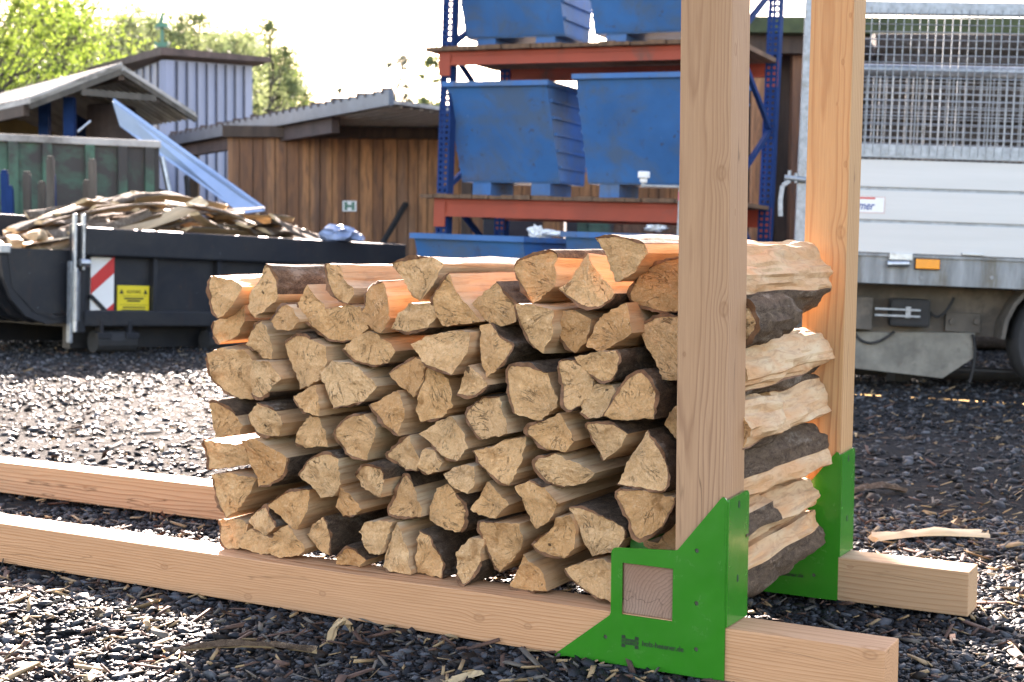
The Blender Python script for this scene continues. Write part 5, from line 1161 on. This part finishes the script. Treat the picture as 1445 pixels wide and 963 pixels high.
def container():
    F = Frame(224, 16.2, R(180-34), 0)   # x runs to the left and towards the camera
    root = thing('rusty_container', 'open green container with flaking rust stains behind the dark skip', 'container', Frame(224, 16.0, R(26), 0).m)
    G = Frame(224, 16.0, R(26), 0); P = lambda x, y: rx(G.on(x, y))
    xl = P(-40, 200)[0]; zt = P(215, 199)[1]; zl = P(5, 176)[1]
    zl = zt
    b = MB(); b.box(xl, 0, 0, .05, .25, zt-.08); b.obj('side_wall', MAT['rustgreen'], root)
    b = MB(); b.box(xl, 0.02, -.05, .08, zt-.08, zt); b.obj('top_rim', MAT['roofgrey'], root, bevel=.01)
    b = MB(); b.box(-.06, 0.02, .05, 2.2, .25, zt-.08); b.box(xl, 0.02, 2.2, 2.26, .25, zt); b.obj('end_wall', MAT['rustgreen'], root)
    for px in (210, 172, 126, 66, 18, -20):
        x = P(px, 240)[0]; b = MB(); b.box(x-.05, x+.05, -.06, 0, .25, zt-.08); b.obj('rib', MAT['rustgreen'], root)
    b = MB(); b.box(xl, 0.02, -.06, .1, .1, .25); b.box(xl, 0, .5, .7, 0, .1); b.box(xl, 0, 1.5, 1.7, 0, .1); b.obj('base_frame', MAT['rustgreen'], root)
    p = G.on(110, 186, -.07); q = G.on(128, 171, -.07); b = MB(); b.tube(p, q, .012, 8); b.obj('handle_bar', MAT['steel'], root)
container()
def chute():
    root = thing('conveyor_chute', 'long pale blue sheet metal chute slanting down beside the plank shed', 'chute', PLAN)
    def p3(px, py, dd): q = cam_xy(px, dd); return Vector((q[0], q[1], zpx(px, py, dd)))
    A, B = p3(160, 144, 18.0), p3(372, 298, 17.0); C, Dd = p3(170, 178, 18.0), p3(340, 302, 17.0)
    bk = Vector((0.004, .02, 0)); t = Vector((.0, .03, 0))
    b = MB(); b.hexa([C, Dd, Dd+t, C+t, A, B, B+t, A+t]); b.obj('near_side', MAT['chute'], root)
    up = Vector((0, 0, .05))
    b = MB(); b.hexa([A+t, B+t, B+t+bk, A+t+bk, A+t+up*.5, B+t+up*.5, B+t+bk+up, A+t+bk+up]); b.obj('top_flange', MAT['chute'], root)
    b = MB(); b.hexa([C+t, Dd+t, Dd+bk, C+bk, C+t+up*.4, Dd+t+up*.4, Dd+bk+up*.4, C+bk+up*.4]); b.obj('bottom_flange', MAT['chute'], root)
    b = MB()
    for f in (.25, .55, .85):
        p = C.lerp(Dd, f)+t*2-Vector((0, 0, .03)); b.tube(p, (p.x+.15, p.y, 0), .03, 8); q = p+bk*.8; b.tube(q, (q.x+.15, q.y, 0), .03, 8)
    b.tube(C.lerp(Dd, .25)+t*2-Vector((0, 0, .5)), C.lerp(Dd, .85)+t*2-Vector((0, 0, .15)), .025, 8)
    b.obj('leg_frame', MAT['rubber'], root)
    b = MB(); p = p3(229, 222, 16.9); q = p3(246, 284, 16.9); b.tube(p, (q.x+(q.x-p.x)*1.8, q.y, 0), .035, 8); tag(b.obj('prop_pole', MAT['steel']), 'thin grey pole leaning beside the pale blue chute', 'pole').matrix_world = PLAN
    b = MB()
    for k, (px, w_, h) in enumerate(((262, .9, .95), (300, .8, .7))):
        q = cam_xy(px, 19.2); b.box(q[0]-w_/2, q[0]+w_/2, 18.9, 19.6, 0.1, h); b.box(q[0]-w_/2+.1, q[0]+w_/2-.1, 18.85, 19.65, h, h+.2); b.tube((q[0]-.3, 18.85, .1), (q[0]-.3, 18.85, h), .05, 8)
    tag(b.obj('dark_machine', MAT['rubber'], None, None, .02), 'dark machinery in the shade under the pale blue chute', 'machine').matrix_world = PLAN
chute()
# steel stakes standing in front of the green container
proto = None
for k, (px, py, d) in enumerate(((12, 240, 14.0), (20, 262, 14.0), (41, 242, 14.2), (59, 256, 14.1), (72, 220, 14.0), (78, 241, 14.3), (119, 254, 14.4), (134, 224, 14.2))):
    q = cam_xy(px, d); h = zpx(px, py, d); b = MB()
    b.box(-.035, .035, -.03, .03, 0, h-.03); b.box(-.028, .028, -.024, .024, h-.03, h); b.box(-.08, .08, -.08, .08, 0, .02)
    o = b.obj('steel_stake', MAT['blue2'] if k in (0, 1, 5) else MAT['trunk'], None, PLAN @ Vector((q[0], d, 0)), .006)
    o.rotation_euler = (random.uniform(-.02, .02), random.uniform(-.03, .03), YAW)
    tag(o, ['thin blue stake at the left picture edge before the green container', 'short blue stake second from the left edge', 'brown stake third from the left edge', 'shortest brown stake, fourth from the left edge', 'tall brown stake, fifth from the left edge', 'blue stake close right of the tall brown one', 'brown stake second from the right before the green container', 'tallest brown stake, rightmost before the green container'][k], 'stake', 'stakes before the green container')
# jack with crank near the front post
jk = thing('trailer_jack', 'grey trailer jack with a pink band, crank arm and white knob', 'jack', Frame(953, 9.6, 0, .03).m)
F = Frame(953, 9.6, 0, .03); P = lambda x, y: rx(F.on(x, y))
a = P(952.5, 266)
b = MB(); b.tube((0, 0, 0.0), (0, 0, a[1]), .030, 14); b.tube((0, 0, a[1]), (0, 0, a[1]+.02), .018, 10); b.box(-.09, .09, -.09, .09, 0, .02); b.obj('tube', MAT['galv'], jk, smooth=40)
q = P(952, 277); b = MB(); b.tube((0, 0, q[1]-.03), (0, 0, q[1]+.03), .0315, 14); b.obj('pink_band', simple('pink_band', (.6, .10, .16), .5, bumps=0), jk)
q = P(908, 262); b = MB(); b.bar((0, 0, a[1]+.012), (q[0], 0, q[1]), .03, .012); b.tube((q[0], 0, q[1]-.01), (q[0], 0, q[1]+.05), .014, 10); b.obj('crank_arm', MAT['galv'], jk)
b = MB(); k = P(907, 258)[1]; b.tube((q[0], 0, k), (q[0], 0, k+.03), .026, 12); b.tube((q[0], 0, k+.03), (q[0], 0, k+.075), .042, 12); b.obj('knob', MAT['white'], jk, bevel=.008, smooth=40)
# dark shed with mossy roof behind the truck, and the stacked round logs before it
def back_shed():
    root = thing('board_shed', 'dark weathered board shed with a mossy roof edge behind the truck', 'shed', PLAN)
    d = 16.0; x0 = cam_xy(1020, d)[0]; x1 = cam_xy(1600, d)[0]; zt = zpx(1200, 55, d); r = random.Random(3)
    b = MB(); x = x0
    while x < x1: w_ = r.uniform(.15, .24); b.box(x, x+w_-.012, d-r.uniform(.03, .06), d, 0, zt); x += w_
    b.obj('board_wall', MAT['darkwood'], root)
    b = MB(); b.box(x0, x1, d+.002, d+.1, 0, zt); b.box(x0, x0+.1, d+.1, d+4, 0, zt); b.obj('inner_wall', MAT['roofdark'], root)
    b = MB(); b.hexa([(x0-.4, d-.7, zt-.05), (x1, d-.7, zt-.05), (x1, d+4, zt-.3), (x0-.4, d+4, zt-.3), (x0-.4, d-.7, zt+.12), (x1, d-.7, zt+.12), (x1, d+4, zt-.1), (x0-.4, d+4, zt-.1)])
    b.obj('roof', simple('mossy_roof', (.06, .075, .03), .9, var=.5, scale=3), root)
    b = MB(); b.box(x0-.3, x1, d-.55, d-.4, zt-.25, zt-.06); b.obj('eave_beam', MAT['darkwood'], root)
    for px in (1066, 1120): q = cam_xy(px, d-.35); b = MB(); b.box(q[0]-.08, q[0]+.08, d-.42, d-.26, 0, zt-.25); b.obj('eave_post', MAT['plank'], root)
back_shed()
rl = None; r = random.Random(12); d0 = 13.2; n = 0
xa = cam_xy(1225, d0)[0]-.35
for row in range(14):
    for k in range(7-(row > 9)-(row > 11)*2):
        rad = .125
        if rl is None:
            b = MB(); b.tube((-1.6, 0, 0), (1.6, 0, 0), rad, 14, 0, rad*.86); rl = b.obj('round_log', MAT['logdark'], None, smooth=40); o = rl
        else: o = rl.copy(); col.objects.link(o)
        o.matrix_world = PLAN @ Matrix.Translation((xa+1.7+r.uniform(-.25, .25), d0+(k-3)*.235+(.117 if row % 2 else 0)+.4, rad+row*.205)) @ Matrix.Rotation(r.gauss(0, .012)+(math.pi if r.random() < .5 else 0), 4, 'Z') @ Matrix.Rotation(r.uniform(0, 6), 4, 'X')
        tag(o, 'grey barked round log in the high pile behind the truck mesh', 'log', 'round logs piled behind the truck')
# odds and ends in and behind the rack
def scrap(name, label, cat, px, py, d, size, m, seed):
    r = random.Random(seed); bm = bmesh.new(); bmesh.ops.create_icosphere(bm, subdivisions=3, radius=1)
    for v in bm.verts:
        k = 1+.55*mnoise.noise(v.co*1.6+Vector((seed, 0, 0)))-.7*abs(mnoise.noise(v.co*3.7+Vector((0, seed, 4)))); v.co = Vector((v.co.x*size[0]*k, v.co.y*size[1]*k, v.co.z*size[2]*k))
    me = bpy.data.meshes.new(name); bm.to_mesh(me); bm.free(); me.materials.append(m); o = bpy.data.objects.new(name, me); col.objects.link(o); o.location = at(px, py, d); tag(o, label, cat)
for k, (px, py, dd, s, lab) in enumerate(((757, 328, 11.4, (.07, .06, .06), 'small crumpled white rag sticking up between the low blue tubs'), (775, 330, 11.3, (.13, .09, .035), 'flat crumpled white sheet at the end of the low blue tub'), (925, 322, 10.9, (.10, .08, .03), 'crumpled white sheet in the second low blue tub'))):
    scrap('crumpled_sheet', lab, 'sheet', px, py, dd, s, MAT['white'], k)
scrap('plastic_tarp', 'bunched pale blue plastic tarp at the right end of the skip heap', 'tarp', 480, 331, 13.2, (.24, .15, .10), simple('blue_tarp', (.26, .33, .48), .35, scale=6), 9)
for k, (px, w_, h, m_, lab) in enumerate(((722, .62, 1.22, 'skip', 'dark crate under the orange shelf, left one behind the rack'), (812, .25, 1.30, 'rubber', 'narrow black box standing behind the rack'), (842, .5, 1.25, 'rustgreen', 'faded green cabinet behind the rack'), (905, .7, 1.2, 'deck', 'brown timber crate behind the rack near the post'))):
    q = cam_xy(px, 15.0); root = thing('crate', lab, 'crate', PLAN @ Matrix.Translation((q[0], 15.0, 0)))
    b = MB(); b.box(-w_/2, w_/2, -.35, .35, .08, h); b.obj('body', MAT[m_], root, bevel=.012)
    b = MB(); b.box(-w_/2-.02, w_/2+.02, -.37, .37, h+.002, h+.04); b.obj('lid', MAT[m_], root, bevel=.008)
    b = MB(); b.box(-w_/2+.02, -w_/2+.1, -.3, .3, 0, .078); b.box(w_/2-.1, w_/2-.02, -.3, .3, 0, .078); b.obj('skid', MAT['deck'], root)

# ------------------------------------------------------------------ trees
def tree(name, label, px, d, h, rad, trunk_h, nleaf, lsize, lm, seed, clumps=26, squash=1.0, group=None, density=.45):
    r = random.Random(seed); g = np.random.default_rng(seed)
    q = cam_xy(px, d); root = thing(name, label, 'tree', PLAN @ Matrix.Translation((q[0], d, 0)), None, group)
    b = MB(); tr = .035*h*.55
    pts = [Vector((0, 0, 0))]
    for k in range(1, 7): pts.append(Vector((r.gauss(0, .015*h), r.gauss(0, .015*h), h*.85*k/6)))
    for k in range(6): b.tube(pts[k], pts[k+1], tr*(1-k/6.5), 8, 0, tr*(1-(k+1)/6.5))
    cs = []
    for k in range(clumps):
        zc = trunk_h+(h-trunk_h)*r.random()**.9; f = (zc-trunk_h)/(h-trunk_h)
        rr = rad*(1-(2*f-.85)**2*.6)*r.uniform(.35, 1.0); a = r.uniform(0, 6.283)
        c = Vector((rr*math.cos(a), rr*math.sin(a), zc)); cs.append((c, rad*r.uniform(.32, .6)))
        st = Vector((0, 0, max(trunk_h*.6, zc-rad*.5-.1*h*r.random()))); i = min(5, int(st.z/(h*.85)*6)); st = pts[i].lerp(pts[i+1], min(1, max(0, st.z/(h*.85)*6-i)))
        mid = st.lerp(c, .5)+Vector((0, 0, -.04*h)); b.tube(st, mid, tr*.3, 5, 0, tr*.2); b.tube(mid, c, tr*.2, 5, 0, tr*.05)
        for _ in range(4):
            t = c+Vector((r.gauss(0, 1), r.gauss(0, 1), r.gauss(.2, .8)))*cs[-1][1]*.7; b.tube(mid.lerp(c, .6), t, tr*.09, 4, 0, tr*.02)
    b.obj('trunk', MAT['trunk'], root, smooth=60)
    w_ = np.array([c[1]**2 for c in cs]); w_ /= w_.sum(); ci = g.choice(len(cs), nleaf, p=w_)
    ctr = np.array([c[0][:] for c in cs])[ci]; cr = np.array([c[1] for c in cs])[ci]
    dr = g.normal(0, 1, (nleaf, 3)); dr /= np.linalg.norm(dr, axis=1)[:, None]; p = ctr+dr*np.minimum(np.abs(g.normal(0, .62, nleaf)), 1.9)[:, None]*cr[:, None]*np.array([1, 1, .8*squash])
    u = g.normal(0, 1, (nleaf, 3)); u /= np.linalg.norm(u, axis=1)[:, None]; v = np.cross(u, g.normal(0, 1, (nleaf, 3))); v /= np.linalg.norm(v, axis=1)[:, None]
    s = lsize*g.uniform(.6, 1.4, nleaf)[:, None]
    V = np.stack([p-u*s, p+v*s*.55, p+u*s, p-v*s*.55], 1).reshape(-1, 3)
    me = bpy.data.meshes.new('crown'); me.vertices.add(len(V)); me.vertices.foreach_set('co', V.ravel().astype(np.float32)); me.loops.add(len(V)); me.loops.foreach_set('vertex_index', np.arange(len(V), dtype=np.int32))
    me.polygons.add(nleaf); me.polygons.foreach_set('loop_start', np.arange(0, len(V), 4, dtype=np.int32)); me.materials.append(lm); me.update(calc_edges=True)
    o = bpy.data.objects.new('crown', me); col.objects.link(o); o.parent = root
T = 'trees on the rise behind the sheds'
tree('broadleaf_tree', 'big airy spring green tree at the left picture edge', -30, 34, 9.4, 3.3, 1.5, 15000, .052, MAT['leaf'], 1, 60)
tree('broadleaf_tree', 'bushy green tree low behind the open shelter', 100, 44, 8.8, 3.2, 1.2, 14000, .065, MAT['leaf'], 2, 45, group=T)
tree('broadleaf_tree', 'pale tree behind the shelter roof peak', 160, 56, 10.9, 3.0, 1.5, 12000, .07, MAT['leaf2'], 3, 40, group=T)
tree('broadleaf_tree', 'round green tree left of the roof ornament', 208, 62, 11.6, 3.0, 1.5, 12000, .075, MAT['leaf2'], 4, 40, group=T)
tree('broadleaf_tree', 'light green tree right of the roof ornament', 268, 64, 11.7, 3.0, 1.5, 12000, .075, MAT['leaf2'], 5, 40, group=T)
tree('broadleaf_tree', 'light green tree over the right part of the metal roof', 325, 66, 11.4, 2.8, 1.5, 12000, .075, MAT['leaf2'], 16, 36, group=T)
tree('broadleaf_tree', 'loose crowned tree above the right corner of the metal building', 385, 55, 9.8, 1.9, 1.2, 11000, .065, MAT['leaf2'], 6, 34, group=T)
tree('broadleaf_tree', 'green tree filling the gap left of the metal building', 40, 60, 11.2, 3.6, 1.0, 13000, .075, MAT['leaf'], 9, 40, group=T)
tree('slender_tree', 'thin budding tree far behind the plank shed roof, left of two', 472, 75, 10.8, 1.0, 2.0, 900, .10, MAT['leaf3'], 7, 20, group='budding trees far behind')
tree('slender_tree', 'bushier budding tree in the middle above the plank shed roof', 562, 72, 11.2, 1.6, 2.0, 3600, .10, MAT['leaf3'], 8, 30, group='budding trees far behind')
tree('slender_tree', 'greenish budding tree beside the blue rack upright', 603, 66, 10.2, 1.1, 2.0, 2300, .11, MAT['leaf2'], 10, 20, group='budding trees far behind')

# more woodland on the slope, each a copy of one of the trees above with its own turn and size
src = [o for o in bpy.data.objects if o.get('category') == 'tree' and o.name.startswith('broadleaf_tree')][1:6]
r = random.Random(44)
for k in range(28):
    c = copy_tree(src[k % 5]); px = -60+k*17.5+r.uniform(-8, 8); d = r.uniform(78, 92); q = cam_xy(px, d)
    sc = (zpx(px, r.uniform(38, 64)+max(0, px-345)*.75, d)) / [8.8, 10.9, 11.6, 11.7, 11.4][k % 5]
    c.matrix_world = PLAN @ Matrix.Translation((q[0], d, 0)) @ Matrix.Rotation(r.uniform(0, 6), 4, 'Z') @ Matrix.Diagonal((sc, sc, sc, 1))
    c['label'] = 'far tree in the hazy wooded slope behind the roofs at the left'; c['group'] = 'far wood on the slope'

# ------------------------------------------------------------------ larger bark and splinters lying on the yard
for k, (px, py, Ln, wd, ang, pale, lab) in enumerate((
    (340, 915, .30, .022, -.03, 0, 'long grey stick lying in front of the long front beam'),
    (1310, 752, .34, .07, .2, 1, 'long pale bark strip on the gravel right of the rear bracket'),
    (1395, 735, .20, .05, -.3, 0, 'short bark flake beyond the long pale bark strip'),
    (1415, 798, .26, .06, .1, 1, 'pale bark strip right of the rear beam end'),
    (1235, 690, .22, .05, .3, 0, 'bark flake near the top of the rear bracket'),
    (1250, 612, .26, .05, -.2, 0, 'rusty bark strip on the shaded gravel by the truck'),
    (648, 948, .10, .02, .6, 1, 'pale splinter at the bottom picture edge in front of the stack'),
    (480, 893, .09, .014, 1.2, 1, 'thin pale splinter close in front of the front beam'),
    (940, 930, .07, .014, .9, 0, 'small splinter leaning on the front bracket foot'),
    (90, 870, .16, .04, .4, 0, 'dark bark flake at the lower left'))):
    r = random.Random(60+k); q = hit(px, py, 2, 0.012)
    slab('bark_piece', lab, Matrix.Translation((q.x, q.y, gz(q.x, q.y)+.008)) @ Matrix.Rotation(YAW+ang, 4, 'Z') @ Matrix.Rotation(r.uniform(-.06, .06), 4, 'Y'), Ln, wd, wd*.22, r, 'bark and sticks on the gravel', [MAT['paleslab'] if pale else MAT['bark'], MAT['paleslab']])['category'] = 'bark piece'
